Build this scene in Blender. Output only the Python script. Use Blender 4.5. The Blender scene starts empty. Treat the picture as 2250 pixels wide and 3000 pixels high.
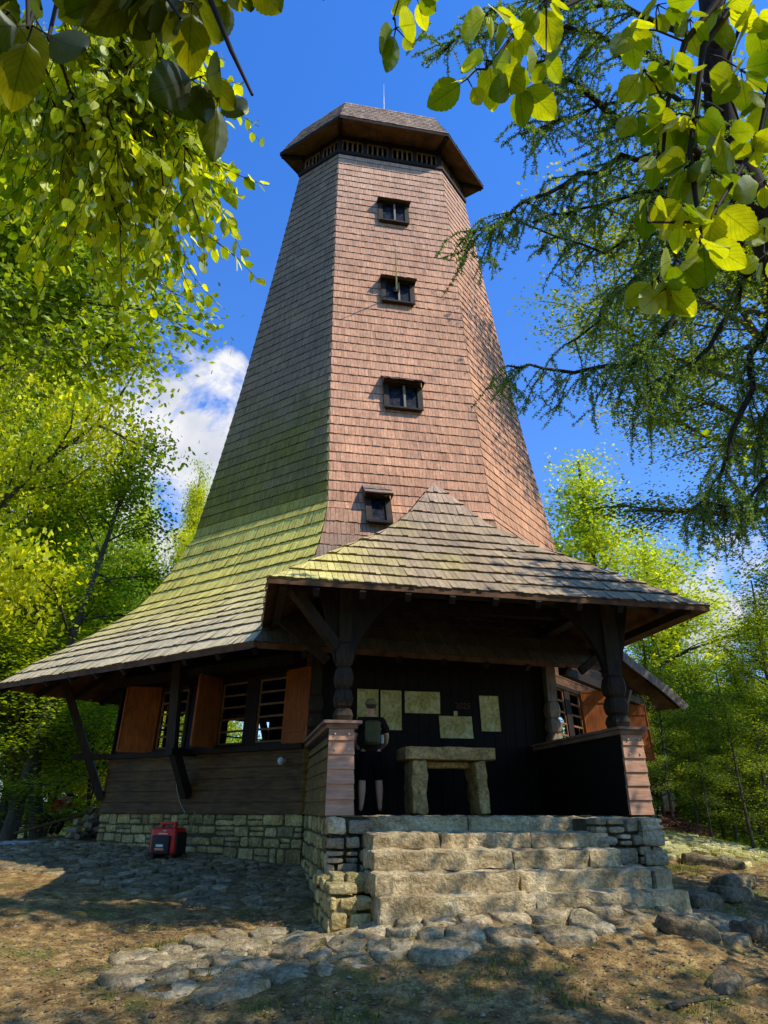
import bpy, bmesh, math, random
import numpy as np
from mathutils import Vector, Matrix, noise
from math import sin, cos, pi, radians, atan2, sqrt
sc = bpy.context.scene
COL = sc.collection
rnd = random.Random(7)
# ------------------------------------------------------------------ object helpers
def thing(name, label, cat, loc=(0, 0, 0), rotz=0, group=None):
    o = bpy.data.objects.new(name, None); COL.objects.link(o)
    o.empty_display_size = .2
    o.location = loc; o.rotation_euler = (0, 0, rotz)
    o['label'] = label; o['category'] = cat
    if group: o['group'] = group
    return o
def tag(o, label, cat, group=None, kind=None):
    o['label'] = label; o['category'] = cat
    if group: o['group'] = group
    if kind: o['kind'] = kind
    return o
def link(name, me, parent=None, loc=None):
    o = bpy.data.objects.new(name, me); COL.objects.link(o)
    if parent is not None: o.parent = parent
    if loc is not None: o.location = loc
    return o
def dup_tree(o, parent=None):
    c = o.copy(); COL.objects.link(c); c.parent = parent
    for ch in list(o.children): dup_tree(ch, c)
    return c
class MB:
    """collects polygons with an optional colour per polygon"""
    def __init__(s): s.v = []; s.f = []; s.c = []; s.sm = []; s.col = (1, 1, 1)
    def poly(s, pts, col=None, smooth=False):
        n = len(s.v); s.v.extend([tuple(p) for p in pts]); s.f.append(tuple(range(n, n + len(pts))))
        s.c.append(col or s.col); s.sm.append(smooth)
    def grid(s, P, closed=False, smooth=True, col=None):
        n = len(s.v); R = len(P); Cn = len(P[0])
        for r in P: s.v.extend([tuple(p) for p in r])
        for i in range(R - 1):
            for j in range(Cn if closed else Cn - 1):
                k = (j + 1) % Cn
                s.f.append((n + i * Cn + j, n + i * Cn + k, n + (i + 1) * Cn + k, n + (i + 1) * Cn + j)); s.c.append(col or s.col); s.sm.append(smooth)
    def box(s, x0, x1, y0, y1, z0, z1, M=None, col=None):
        p = [Vector((x, y, z)) for z in (z0, z1) for y in (y0, y1) for x in (x0, x1)]
        if M is not None: p = [M @ q for q in p]
        n = len(s.v); s.v.extend([tuple(q) for q in p])
        for f in ((0, 2, 3, 1), (4, 5, 7, 6), (0, 1, 5, 4), (2, 6, 7, 3), (0, 4, 6, 2), (1, 3, 7, 5)):
            s.f.append(tuple(n + i for i in f)); s.c.append(col or s.col); s.sm.append(False)
    def beam(s, a, b, w, h, up=(0, 0, 1), col=None):
        a = Vector(a); b = Vector(b); d = (b - a); L = d.length; d.normalize()
        x = d.cross(Vector(up));
        if x.length < 1e-4: x = Vector((1, 0, 0))
        x.normalize(); z = x.cross(d)
        M = Matrix((x, d, z)).transposed().to_4x4(); M.translation = a
        s.box(-w / 2, w / 2, 0, L, -h / 2, h / 2, M, col)
    def tube(s, pts, rad, n=6, col=None, cap=True):
        pts = [Vector(p) for p in pts]; m = len(pts)
        if not hasattr(rad, '__len__'): rad = [rad] * m
        rings = []; ref = Vector((0.13, 0.21, 1))
        for i, p in enumerate(pts):
            t = (pts[min(i + 1, m - 1)] - pts[max(i - 1, 0)])
            if t.length < 1e-9: t = Vector((0, 0, 1))
            t.normalize(); x = t.cross(ref)
            if x.length < .05: x = t.cross(Vector((1, 0, 0)))
            x.normalize(); y = t.cross(x)
            rings.append([p + (x * cos(2 * pi * k / n) + y * sin(2 * pi * k / n)) * rad[i] for k in range(n)])
        s.grid(rings, closed=True, col=col)
        if cap:
            s.poly(rings[0], col); s.poly(rings[-1][::-1], col)
    def build(s, name, mat, parent=None, loc=None):
        me = bpy.data.meshes.new(name)
        me.from_pydata(s.v, [], s.f); me.materials.append(mat)
        me.polygons.foreach_set('use_smooth', s.sm)
        if True:
            at = me.color_attributes.new('Col', 'FLOAT_COLOR', 'CORNER')
            ln = np.array([len(f) for f in s.f]); arr = np.repeat(np.array([tuple(c[:3]) + (1,) for c in s.c], dtype=np.float32), ln, axis=0)
            at.data.foreach_set('color', arr.ravel())
        me.update()
        return link(name, me, parent, loc)
def beams(name, mat, lst, cls=None, parent=None):
    """each member of a frame is an object of its own: (a, b, w, h, up)"""
    for L in lst:
        m = (cls or MB)(); m.beam(*L)
        m.build(name, mat, *( [parent] if parent is not None else []))
def quads_mesh(name, V, colr, mat, smooth=False):
    """V (n,4,3), colr (n,3)"""
    n = len(V); me = bpy.data.meshes.new(name)
    me.vertices.add(4 * n); me.vertices.foreach_set('co', V.astype(np.float32).ravel())
    me.loops.add(4 * n); me.loops.foreach_set('vertex_index', np.arange(4 * n, dtype=np.int32))
    me.polygons.add(n); me.polygons.foreach_set('loop_start', np.arange(0, 4 * n, 4, dtype=np.int32))
    me.polygons.foreach_set('loop_total', np.full(n, 4, dtype=np.int32))
    me.update(calc_edges=True); me.materials.append(mat)
    at = me.color_attributes.new('Col', 'FLOAT_COLOR', 'CORNER')
    c = np.ones((n, 4), np.float32); c[:, :3] = colr
    at.data.foreach_set('color', np.repeat(c, 4, axis=0).ravel())
    return me
def fbm(p, sc_=1.0, o=3, off=0.0):
    v = 0; a = .5; q = Vector(p) * sc_ + Vector((off, off * .7, -off))
    for _ in range(o): v += a * noise.noise(q); q = q * 2.03; a *= .5
    return v
# ------------------------------------------------------------------ materials
class NT:
    def __init__(s, name):
        s.m = bpy.data.materials.new(name); s.m.use_nodes = True; s.t = s.m.node_tree; s.t.nodes.clear()
        s.out = s.n('ShaderNodeOutputMaterial')
    def n(s, typ, **kw):
        nd = s.t.nodes.new(typ)
        for k, v in kw.items():
            if k.startswith('i_'):
                key = k[2:]; key = int(key) if key.isdigit() else key.replace('_', ' ')
                if hasattr(v, 'is_linked') or isinstance(v, bpy.types.NodeSocket): s.t.links.new(v, nd.inputs[key])
                else: nd.inputs[key].default_value = v
            else: setattr(nd, k, v)
        return nd
    def l(s, a, b): s.t.links.new(a, b)
    def ramp(s, fac, stops):
        r = s.n('ShaderNodeValToRGB'); e = r.color_ramp.elements
        while len(e) < len(stops): e.new(.5)
        for k, (p, c) in enumerate(stops):
            e[k].position = p; e[k].color = tuple(c) + (1,) if len(c) == 3 else c
        s.l(fac, r.inputs[0]); return r.outputs[0]
    def mix(s, f, a, b, mode='MIX'):
        m = s.n('ShaderNodeMix', data_type='RGBA', blend_type=mode)
        for sock, v in ((m.inputs[0], f), (m.inputs[6], a), (m.inputs[7], b)):
            if isinstance(v, bpy.types.NodeSocket): s.l(v, sock)
            else: sock.default_value = v if not isinstance(v, tuple) else (tuple(v) + (1,))[:4]
        return m.outputs[2]
    def math(s, op, a, b=0.0, clamp=False):
        m = s.n('ShaderNodeMath', operation=op, use_clamp=clamp)
        for k, v in ((0, a), (1, b)):
            if isinstance(v, bpy.types.NodeSocket): s.l(v, m.inputs[k])
            else: m.inputs[k].default_value = v
        return m.outputs[0]
    def coord(s, scale=(1, 1, 1), kind='Object'):
        tc = s.n('ShaderNodeTexCoord'); mp = s.n('ShaderNodeMapping'); mp.inputs['Scale'].default_value = scale
        s.l(tc.outputs[kind], mp.inputs[0]); return mp.outputs[0]
    def noise(s, vec, scale, detail=4, rough=.55, dist=0):
        nd = s.n('ShaderNodeTexNoise'); nd.inputs['Scale'].default_value = scale; nd.inputs['Detail'].default_value = detail
        nd.inputs['Roughness'].default_value = rough; nd.inputs['Distortion'].default_value = dist
        s.l(vec, nd.inputs['Vector']); return nd.outputs[0]
    def bsdf(s, col, rough=.8, bump=None, bs=.3, bd=.02, spec=.3, metal=0, **kw):
        b = s.n('ShaderNodeBsdfPrincipled')
        for k, v in (('Base Color', col), ('Roughness', rough), ('Specular IOR Level', spec), ('Metallic', metal)):
            if isinstance(v, bpy.types.NodeSocket): s.l(v, b.inputs[k])
            else: b.inputs[k].default_value = (tuple(v) + (1,))[:4] if isinstance(v, tuple) else v
        if bump is not None:
            bp = s.n('ShaderNodeBump'); bp.inputs['Strength'].default_value = bs; bp.inputs['Distance'].default_value = bd
            s.l(bump, bp.inputs['Height']); s.l(bp.outputs[0], b.inputs['Normal'])
        s.l(b.outputs[0], s.out.inputs[0]); s.b = b; return b
def attr_col(t): return t.n('ShaderNodeAttribute', attribute_name='Col').outputs['Color']

def mat_shingle():
    t = NT('weathered_shingle'); c = attr_col(t)
    v = t.coord((9, 9, 1.2)); g = t.noise(v, 3.0, 5, .65); v2 = t.coord((1, 1, 1)); st = t.noise(v2, 1.3, 5, .6)
    fine = t.noise(t.coord((40, 40, 3)), 2.0, 3, .6)
    k = t.ramp(g, [(.25, (.62, .62, .62)), (.7, (1.2, 1.2, 1.2))]); c = t.mix(1.0, c, k, 'MULTIPLY')
    k2 = t.ramp(st, [(.3, (.78, .78, .8)), (.65, (1.1, 1.08, 1.05))]); c = t.mix(1.0, c, k2, 'MULTIPLY')
    k3 = t.ramp(fine, [(.35, (.7, .7, .7)), (.6, (1.08, 1.08, 1.08))]); c = t.mix(.8, c, k3, 'MULTIPLY')
    t.bsdf(c, .78, fine, .5, .01, .25); return t.m
def mat_wood(name, c1, c2, sc_=(2, 2, 14), rough=.7, bs=.4, attr=False):
    t = NT(name); v = t.coord(sc_); g = t.noise(v, 2.2, 6, .65, .4)
    lo = t.noise(t.coord((1, 1, 1)), 2.1, 3)
    c = t.ramp(g, [(.3, c1), (.68, c2)]); c = t.mix(1.0, c, t.ramp(lo, [(.3, (.7, .7, .7)), (.7, (1.15, 1.15, 1.15))]), 'MULTIPLY')
    if attr: c = t.mix(1.0, c, attr_col(t), 'MULTIPLY')
    t.bsdf(c, rough, g, bs, .008, .25); return t.m
def mat_stone(name, c1, c2, c3, moss=.4, attr=True, mosscol=(.07, .085, .02), bs=.7):
    t = NT(name); v = t.coord(); a = t.noise(v, 3.2, 8, .62); b = t.noise(v, 24, 6, .7); d = t.noise(v, 7.5, 6, .6, .6)
    c = t.ramp(a, [(.32, c1), (.5, c2), (.68, c3)])
    c = t.mix(1.0, c, t.ramp(b, [(.3, (.5, .5, .5)), (.55, (1.05, 1.05, 1.05)), (.75, (1.35, 1.32, 1.25))]), 'MULTIPLY')
    if attr: c = t.mix(1.0, c, attr_col(t), 'MULTIPLY')
    if moss:
        m = t.ramp(d, [(.62 - moss * .35, (0, 0, 0)), (.74 - moss * .25, (.8, .8, .8))]); c = t.mix(m, c, mosscol)
    cr = t.n('ShaderNodeTexVoronoi', feature='DISTANCE_TO_EDGE'); cr.inputs['Scale'].default_value = 5; t.l(t.mix(.25, v, t.n('ShaderNodeTexNoise', i_Scale=6.0).outputs[1]), cr.inputs['Vector']); ck = t.ramp(cr.outputs[0], [(0, (.45, .45, .45)), (.035, (1, 1, 1))]); c = t.mix(.55, c, t.mix(1.0, c, ck, 'MULTIPLY')); h = t.math('ADD', t.math('MULTIPLY', b, .9), t.math('MULTIPLY', d, 1.3)); t.bsdf(c, .9, h, 1.0, .05, .15); return t.m
def mat_leaf(name, tint=(1, 1, 1), trans=.5, uvveins=False, gloss=.35):
    t = NT(name); c = attr_col(t); c = t.mix(1.0, c, tint, 'MULTIPLY')
    if uvveins:
        uv = t.n('ShaderNodeUVMap'); sp = t.n('ShaderNodeSeparateXYZ'); t.l(uv.outputs[0], sp.inputs[0])
        u = t.math('ABSOLUTE', t.math('SUBTRACT', sp.outputs[0], .5)); vv = t.math('SUBTRACT', sp.outputs[1], t.math('MULTIPLY', u, .75))
        w = t.math('ABSOLUTE', t.math('SINE', t.math('MULTIPLY', vv, 26.0)))
        vein = t.ramp(w, [(0.0, (1, 1, 1)), (.3, (0, 0, 0))])
        mid = t.ramp(u, [(0.012, (1, 1, 1)), (.03, (0, 0, 0))])
        vm = t.math('MAXIMUM', t.n('ShaderNodeRGBToBW', i_0=vein).outputs[0], t.n('ShaderNodeRGBToBW', i_0=mid).outputs[0])
        c = t.mix(t.math('MULTIPLY', vm, .75), c, t.mix(1.0, c, (.42, .5, .35), 'MULTIPLY'))
        nz = t.noise(t.coord((1, 1, 1)), 60, 3); c = t.mix(1.0, c, t.ramp(nz, [(.3, (.8, .82, .8)), (.7, (1.1, 1.1, 1.1))]), 'MULTIPLY')
    d = t.n('ShaderNodeBsdfDiffuse'); t.l(c, d.inputs[0])
    tr = t.n('ShaderNodeBsdfTranslucent'); tc = t.mix(1.0, c, (2.1, 1.85, .3), 'MULTIPLY'); t.l(tc, tr.inputs[0])
    m = t.n('ShaderNodeMixShader', i_0=trans); t.l(d.outputs[0], m.inputs[1]); t.l(tr.outputs[0], m.inputs[2])
    g = t.n('ShaderNodeBsdfGlossy'); g.inputs['Roughness'].default_value = .6; g.inputs[0].default_value = (.8, .85, .8, 1)
    fr = t.n('ShaderNodeFresnel'); fr.inputs[0].default_value = 1.35
    m2 = t.n('ShaderNodeMixShader'); t.l(t.math('MULTIPLY', fr.outputs[0], gloss * .18), m2.inputs[0]); t.l(m.outputs[0], m2.inputs[1]); t.l(g.outputs[0], m2.inputs[2])
    t.l(m2.outputs[0], t.out.inputs[0]); return t.m
def mat_plain(name, col, rough=.6, spec=.3, metal=0, var=.25, nsc=8, bs=.15):
    t = NT(name); nz = t.noise(t.coord(), nsc, 4)
    c = t.mix(1.0, col, t.ramp(nz, [(.3, (1 - var,) * 3), (.7, (1 + var,) * 3)]), 'MULTIPLY'); t.bsdf(c, rough, nz, bs, .01, spec, metal); return t.m
def mat_bark(name, c1, c2):
    t = NT(name); v = t.coord((6, 6, 1.4)); a = t.noise(v, 2.5, 6, .7, .5); m = t.noise(t.coord(), .9, 4)
    c = t.ramp(a, [(.35, c1), (.65, c2)]); c = t.mix(t.ramp(m, [(.52, (0, 0, 0)), (.68, (.7, .7, .7))]), c, (.05, .07, .02))
    t.bsdf(c, .9, a, .8, .03, .15); return t.m
M = {}
M['shingle'] = mat_shingle()
M['backing'] = mat_plain('dark_backing_wood', (.02, .015, .012), .9)
M['planks'] = mat_wood('soffit_planks', (.06, .026, .01), (.2, .095, .04), (1.5, 1.5, 1.5))
M['darkwood'] = mat_wood('dark_stained_wood', (.008, .005, .003), (.028, .017, .01), (9, 9, 1.2))
M['shadewood'] = mat_wood('shade_black_board', (.006, .003, .0015), (.016, .008, .004), (1.5, 1.5, 12))  # shade of porch and interior put into the near-black board colour
M['boards'] = mat_wood('mossy_dark_boards', (.05, .026, .007), (.17, .095, .027), (1.2, 1.2, 9))
M['sideboards'] = mat_wood('olive_side_boards', (.1, .065, .016), (.27, .17, .045), (1.2, 1.2, 9))
M['pinkboard'] = mat_wood('pinkish_brown_board', (.42, .2, .11), (.7, .4, .25), (1.4, 1.4, 10), bs=.3)
M['capwood'] = mat_wood('grey_cap_board', (.17, .1, .07), (.36, .24, .17), (2, 2, 9))
M['gable'] = mat_wood('brown_gable_boards', (.06, .03, .01), (.2, .1, .04), (1.2, 1.2, 9))
M['shutter'] = mat_wood('rust_orange_shutter', (.2, .05, .007), (.4, .11, .014), (10, 10, 2))
M['sash'] = mat_wood('worn_brown_sash', (.13, .06, .025), (.32, .17, .08), (6, 6, 2))
M['carved'] = mat_wood('carved_grey_brown_post', (.014, .009, .005), (.055, .036, .02), (9, 9, 1.5))  # wood colour darkened to hold the shade around the porch
M['greywood'] = mat_wood('bleached_wood', (.14, .1, .07), (.36, .28, .2), (9, 9, 1.5))
M['masonry'] = mat_stone('rubble_masonry', (.34, .26, .1), (.6, .47, .19), (.8, .65, .32), .12, mosscol=(.3, .24, .05))
M['mortar'] = mat_stone('mortar', (.1, .09, .05), (.15, .13, .07), (.2, .17, .1), 0, False)
M['stepstone'] = mat_stone('granite_step', (.36, .26, .13), (.66, .51, .28), (.9, .74, .45), .12, mosscol=(.2, .18, .08))
M['flankstone'] = mat_stone('squared_flank_stone', (.34, .26, .14), (.62, .5, .3), (.86, .72, .48), .08, mosscol=(.3, .26, .1))
M['paving'] = mat_stone('flat_paving_stone', (.2, .15, .075), (.38, .3, .17), (.62, .5, .3), .2, mosscol=(.18, .16, .03))
M['boulder'] = mat_stone('boulder_stone', (.13, .1, .055), (.27, .21, .125), (.46, .37, .23), .35, mosscol=(.05, .06, .02))
M['pebble'] = mat_stone('loose_stone', (.14, .11, .07), (.27, .22, .14), (.42, .36, .25), 0)
M['bark'] = mat_bark('beech_bark', (.05, .042, .03), (.13, .11, .08))
M['larchbark'] = mat_bark('larch_bark', (.018, .013, .01), (.06, .042, .03))
M['twig'] = mat_plain('dark_twig', (.03, .02, .012), .8)
M['leaf'] = mat_leaf('broad_leaf_foliage', trans=.45)
M['nearleaf'] = mat_leaf('beech_leaf', trans=.6, uvveins=True, gloss=.5)
M['needle'] = mat_leaf('larch_needle', trans=.3)
M['grass'] = mat_leaf('grass_blade', trans=.4)
# ------------------------------------------------------------------ terrain
OX, OY = 3.27, 18.5
CP = [(0, 0, -1.52), (-1.5, 6.5, -1.36), (1.2, 6, -1.3), (3.9, 5.5, -1.3), (3, 7.4, -.9), (1.8, 7.4, -.93), (4.4, 7.4, -.9), (1.1, 9.0, -1.12), (4.8, 7.5, -1.0), (1.08, 12.5, -.78), (-2.75, 16.3, -.56),
      (-5.4, 19.5, -.62), (5.3, 8.6, -.8), (5.9, 12, -.55), (8, 13.5, -.42), (10.4, 17.5, -.5), (11.4, 14.7, -.85), (8, 9, -.98), (12, 9, -1.6), (7, 5, -1.45), (-5, 10, -1.02),
      (-4, 14, -.8), (-8, 15, -1.0), (-10, 20, -1.2), (3, 27, -.8), (9, 23, -.7), (-4, 23, -.75), (-8, 5, -1.6), (14, 15, -1.6), (0, -6, -1.9), (8, -3, -2.0), (-8, -3, -2.0), (-13, 13, -1.8)]
_c = np.array(CP)
def _tps(r2): return np.where(r2 > 0, .5 * r2 * np.log(np.maximum(r2, 1e-12)), 0)
_n = len(_c); _d2 = ((_c[:, None, :2] - _c[None, :, :2]) ** 2).sum(-1)
_A = np.zeros((_n + 3, _n + 3)); _A[:_n, :_n] = _tps(_d2) + np.eye(_n) * .12; _A[:_n, _n] = 1; _A[:_n, _n + 1:] = _c[:, :2]; _A[_n, :_n] = 1; _A[_n + 1:, :_n] = _c[:, :2].T
_w = np.linalg.solve(_A, np.concatenate([_c[:, 2], [0, 0, 0]]))
def hgt(x, y):
    x = np.asarray(x, float); y = np.asarray(y, float)
    cx, cy = 1.5, 11.0; dx = x - cx; dy = y - cy; r = np.sqrt(dx * dx + dy * dy); k = np.where(r > 15, 15 / np.maximum(r, 1e-6), 1.0)
    xx = cx + dx * k; yy = cy + dy * k
    z = _w[_n] + _w[_n + 1] * xx + _w[_n + 2] * yy
    for i in range(_n): z = z + _w[i] * _tps((xx - _c[i, 0]) ** 2 + (yy - _c[i, 1]) ** 2)
    f = np.maximum(r - 13, 0); return z - np.minimum(f * f * .012, f * .3) * np.exp(-f / 260) 
_gx = np.arange(-20, 26, .2); _gy = np.arange(-12, 40, .2); _GX, _GY = np.meshgrid(_gx, _gy); _GH = hgt(_GX, _GY).tolist()
def H(x, y):
    u = (x + 20) * 5; v = (y + 12) * 5; i = int(u); j = int(v)
    if i < 0 or j < 0 or i >= len(_gx) - 2 or j >= len(_gy) - 2: return float(hgt(x, y))
    u -= i; v -= j; a = _GH[j]; b = _GH[j + 1]; return (a[i] * (1 - u) + a[i + 1] * u) * (1 - v) + (b[i] * (1 - u) + b[i + 1] * u) * v
def build_ground():
    # near fine patch + coarse rings in ONE sheet: polar-free approach, nonuniform grid
    def axis(c, fine0, fine1, st):
        a = list(np.arange(fine0, fine1, st)); d = st; x = fine1
        while x < 1500: a.append(x); d *= 1.16; x += d
        x = fine0; d = st
        lo = []
        while x > -1500: d *= 1.16; x -= d; lo.append(x)
        return np.array(lo[::-1] + a)
    xs = axis(0, -6.5, 11, .075); ys = axis(0, 3.2, 19, .075)
    X, Y = np.meshgrid(xs, ys); Z = hgt(X, Y)
    # far hills sink below the summit, then level out
    rr = np.hypot(X - 1.5, Y - 11); Z = np.where(rr > 60, np.maximum(Z, -14 - (rr - 60) * .02), Z)
    ny, nx = X.shape
    near = (X > -8) & (X < 12.5) & (Y > 2) & (Y < 20.5)
    idx = np.argwhere(near)
    for i, j in idx:
        x, y = X[i, j], Y[i, j]; p = Vector((x, y, 0))
        d = .05 * noise.noise(p * 1.1) + .028 * noise.noise(p * 3.7) + .016 * noise.noise(p * 9) + .012 * noise.noise(p * 21)
        Z[i, j] += d
    n = ny * nx; V = np.stack([X, Y, Z], -1).reshape(n, 3)
    ii = np.arange((ny - 1) * nx).reshape(ny - 1, nx)[:, :-1].ravel()
    F = np.stack([ii, ii + 1, ii + nx + 1, ii + nx], -1)
    me = bpy.data.meshes.new('ground'); me.vertices.add(n); me.vertices.foreach_set('co', V.astype(np.float32).ravel())
    me.loops.add(F.size); me.loops.foreach_set('vertex_index', F.astype(np.int32).ravel()); me.polygons.add(len(F))
    me.polygons.foreach_set('loop_start', np.arange(0, F.size, 4, dtype=np.int32)); me.polygons.foreach_set('loop_total', np.full(len(F), 4, np.int32))
    me.polygons.foreach_set('use_smooth', np.ones(len(F), bool)); me.update(calc_edges=True)
    t = NT('forest_ground'); v = t.coord(); a = t.noise(v, .8, 6, .6); b = t.noise(v, 6, 8, .7); c_ = t.noise(v, 40, 6, .75); g = t.noise(v, 1.7, 5, .65, .5)
    c = t.ramp(b, [(.3, (.09, .052, .022)), (.5, (.28, .18, .075)), (.66, (.54, .38, .16))])
    c = t.mix(1.0, c, t.ramp(c_, [(.3, (.42, .4, .36)), (.5, (1, 1, 1)), (.68, (1.6, 1.5, 1.3))]), 'MULTIPLY')
    c = t.mix(1.0, c, t.ramp(a, [(.35, (.75, .75, .75)), (.6, (1.1, 1.1, 1.05))]), 'MULTIPLY')
    gm = t.ramp(g, [(.53, (0, 0, 0)), (.66, (.75, .75, .75))]); c = t.mix(gm, c, t.ramp(c_, [(.35, (.05, .07, .012)), (.65, (.2, .22, .05))]))
    # far away the ground is dark woodland floor
    sp = t.n('ShaderNodeSeparateXYZ', i_0=v); far = t.ramp(t.math('MULTIPLY', sp.outputs[2], -.1), [(.22, (0, 0, 0)), (.5, (1, 1, 1))]); c = t.mix(far, c, (.035, .055, .015))
    hh = t.math('ADD', t.math('MULTIPLY', c_, .8), b); t.bsdf(c, .95, hh, .9, .03, .1)
    me.materials.append(t.m); o = link('ground', me); o['kind'] = 'structure'; return o
build_ground()
# ------------------------------------------------------------------ shingle surfaces
def lerp(a, b, t): return a + (b - a) * t
def shingles(mb, rows, width, colf, seed, kick=.022, gap=.006, jit=.012, dark=.35):
    """rows: list of (L,R) points from top to bottom"""
    r = random.Random(seed)
    for k in range(len(rows) - 1):
        (L0, R0), (L1, R1) = rows[k], rows[k + 1]
        L0, R0, L1, R1 = map(Vector, (L0, R0, L1, R1))
        d = (R1 - L1); w = d.length
        if w < .02: continue
        d.normalize(); mid0 = (L0 + R0) / 2; mid1 = (L1 + R1) / 2
        s = (mid1 - mid0); s -= d * s.dot(d); n = d.cross(s) * -1
        if n.length < 1e-6: continue
        n.normalize()
        # outward is away from tower axis/up
        out = Vector((mid1.x - OX, mid1.y - OY, 4.0));
        if n.dot(out) < 0: n = -n
        a0, b0 = (L0 - mid1).dot(d), (R0 - mid1).dot(d); a1, b1 = (L1 - mid1).dot(d), (R1 - mid1).dot(d)
        base1 = mid1; s_n = s
        wob = r.uniform(-.008, .008)
        x = -math.ceil(max(-min(a0, a1), 0) / width) * width - width + r.uniform(0, width)
        while x < max(b0, b1):
            ww = width * r.uniform(.8, 1.2); xl, xr = x + gap / 2, x + ww - gap / 2; x += ww
            # bottom edge in a1..b1, top edge in a0..b0
            bl, br = max(xl, a1), min(xr, b1); tl, tr = max(xl, a0), min(xr, b0)
            if br - bl < .004: continue
            if tr - tl < .002: tm = min(max((tl + tr) / 2, a0), b0); tl, tr = tm - .001, tm + .001
            j = r.uniform(-jit, jit) + wob; kk = kick * r.uniform(.7, 1.35)
            sd = s.normalized()
            B = mid1 + sd * j; T = mid1 - s
            p = [B + d * bl + n * kk, B + d * br + n * kk, T + d * tr + n * .002, T + d * tl + n * .002]
            c = colf(B + d * ((bl + br) / 2), r)
            mb.poly(p, c)
            q = [p[0], B + d * bl - n * .004, B + d * br - n * .004, p[1]]
            mb.poly(q, tuple(v * dark for v in c))
def backing(mb, rows, off=-.006):
    P = []
    for L, R in rows:
        P.append([Vector(L), Vector(R)])
    mb.grid(P, smooth=False)
# profile of tower + flared skirt --------------------------------------------------------
def prof(z):
    h = (z - 11) / 8; return 3.9242 - 1.2824 * h + .2089 * h * h - .0829 * h ** 3, 1.7835 - .1024 * h - .0245 * h * h
lev = []
z = 18.98
while z > 6.05: a, w = prof(z); lev.append((z, a, w)); z -= .05
for z, a in ((5.96, 4.92), (5.53, 5.07), (5.2, 5.25), (4.9, 5.44), (4.34, 5.84), (3.9, 6.39), (3.52, 6.92), (3.25, 7.36), (2.94, 7.83), (2.5, 8.38)):
    lev.append((z, a, 1.85 + (a - 4.9) * .1))
def corners(z, a, w):
    # hexagon: broad front and back, two slanting faces each side meeting in a right-angled arris
    ar, wr, fa, fw, fra = a, w, a, w, a
    if a > 4.9:
        ar = 4.9 + (a - 4.9) * .785; fw = 1.85 + (a - 4.9) * .386; fa = a + w - fw; frw = fw; fra = ar + w - frw
    P = [(-fw, -fa), (fw, -fra), (ar, -w), (fw, fra - 2 * w), (-fw, fa - 2 * w), (-a, -w)]
    return [Vector((OX + x, OY + y, z)) for x, y in P]
# resample by arclength
pts = [(z, a, w) for z, a, w in lev]; S = [0]
for k in range(1, len(pts)): S.append(S[-1] + math.hypot(pts[k][0] - pts[k - 1][0], pts[k][1] - pts[k - 1][1]))
def at_s(s):
    for k in range(1, len(S)):
        if S[k] >= s or k == len(S) - 1:
            t = min(1, max(0, (s - S[k - 1]) / max(1e-9, S[k] - S[k - 1]))); return tuple(lerp(pts[k - 1][i], pts[k][i], t) for i in range(3))
s6 = next(S[k] for k in range(len(S)) if pts[k][0] <= 5.97); nb = round(s6 / .27); ns = round((S[-1] - s6) / .35)
NC = nb + ns; crs = [corners(*at_s(s6 * k / nb if k <= nb else s6 + (S[-1] - s6) * (k - nb) / ns)) for k in range(NC + 1)]
ksplit = nb
def mixc(a, b, t): t = max(0, min(1, t)); return tuple(lerp(a[i], b[i], t) for i in range(3))
PINK, PINKD, GREY, MOSSD, MOSS_LIT = (.72, .375, .21), (.54, .285, .16), (.34, .225, .135), (.27, .23, .035), (.95, .8, .17)
def colf_face(side):
    def f(p, r):
        n1 = fbm(p, .55, 3); n2 = fbm(p, 2.2, 2, 5); v = r.uniform(.9, 1.09) * (1 + .14 * n2) * (.84 if r.random() < .06 else 1)
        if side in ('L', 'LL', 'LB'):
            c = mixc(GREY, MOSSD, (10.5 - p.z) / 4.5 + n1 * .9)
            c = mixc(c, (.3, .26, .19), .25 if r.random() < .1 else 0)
            if p.z < 6.3: c = mixc(c, MOSS_LIT, (6.5 - p.z) / .9)  # yellow moss, brightened so the skirt's sunlight sits in the colour
            if p.z < 4.6: c = mixc(c, (.8, .66, .4), (4.6 - p.z) / 1.2 * (.75 + n1))  # lower rows paled in colour for the same sunlight
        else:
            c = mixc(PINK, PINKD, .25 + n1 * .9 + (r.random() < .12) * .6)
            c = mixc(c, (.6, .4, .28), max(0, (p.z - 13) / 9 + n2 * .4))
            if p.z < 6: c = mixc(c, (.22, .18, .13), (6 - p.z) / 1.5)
        return tuple(x * v for x in c)
    return f
tower = thing('lookout_tower', 'tall tapering octagonal lookout tower clad in reddish-brown shingles above an open porch', 'lookout tower', (OX, OY, 0))
INV = Matrix.Translation((-OX, -OY, 0))
class TB(MB):
    """builds in world coordinates, links under the tower"""
    def build(s, name, mat, parent=tower, **kw):
        par_off = Vector((OX, OY, 0)) if parent is not None else Vector()
        s.v = [tuple(Vector(p) - par_off) for p in s.v]
        return super().build(name, mat, parent)
faces = {'F': (0, 1), 'R': (1, 2), 'RB': (2, 3), 'B': (3, 4), 'LB': (4, 5), 'L': (5, 0)}
body = TB(); skirt = TB(); bk = TB(); bk2 = TB()
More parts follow.
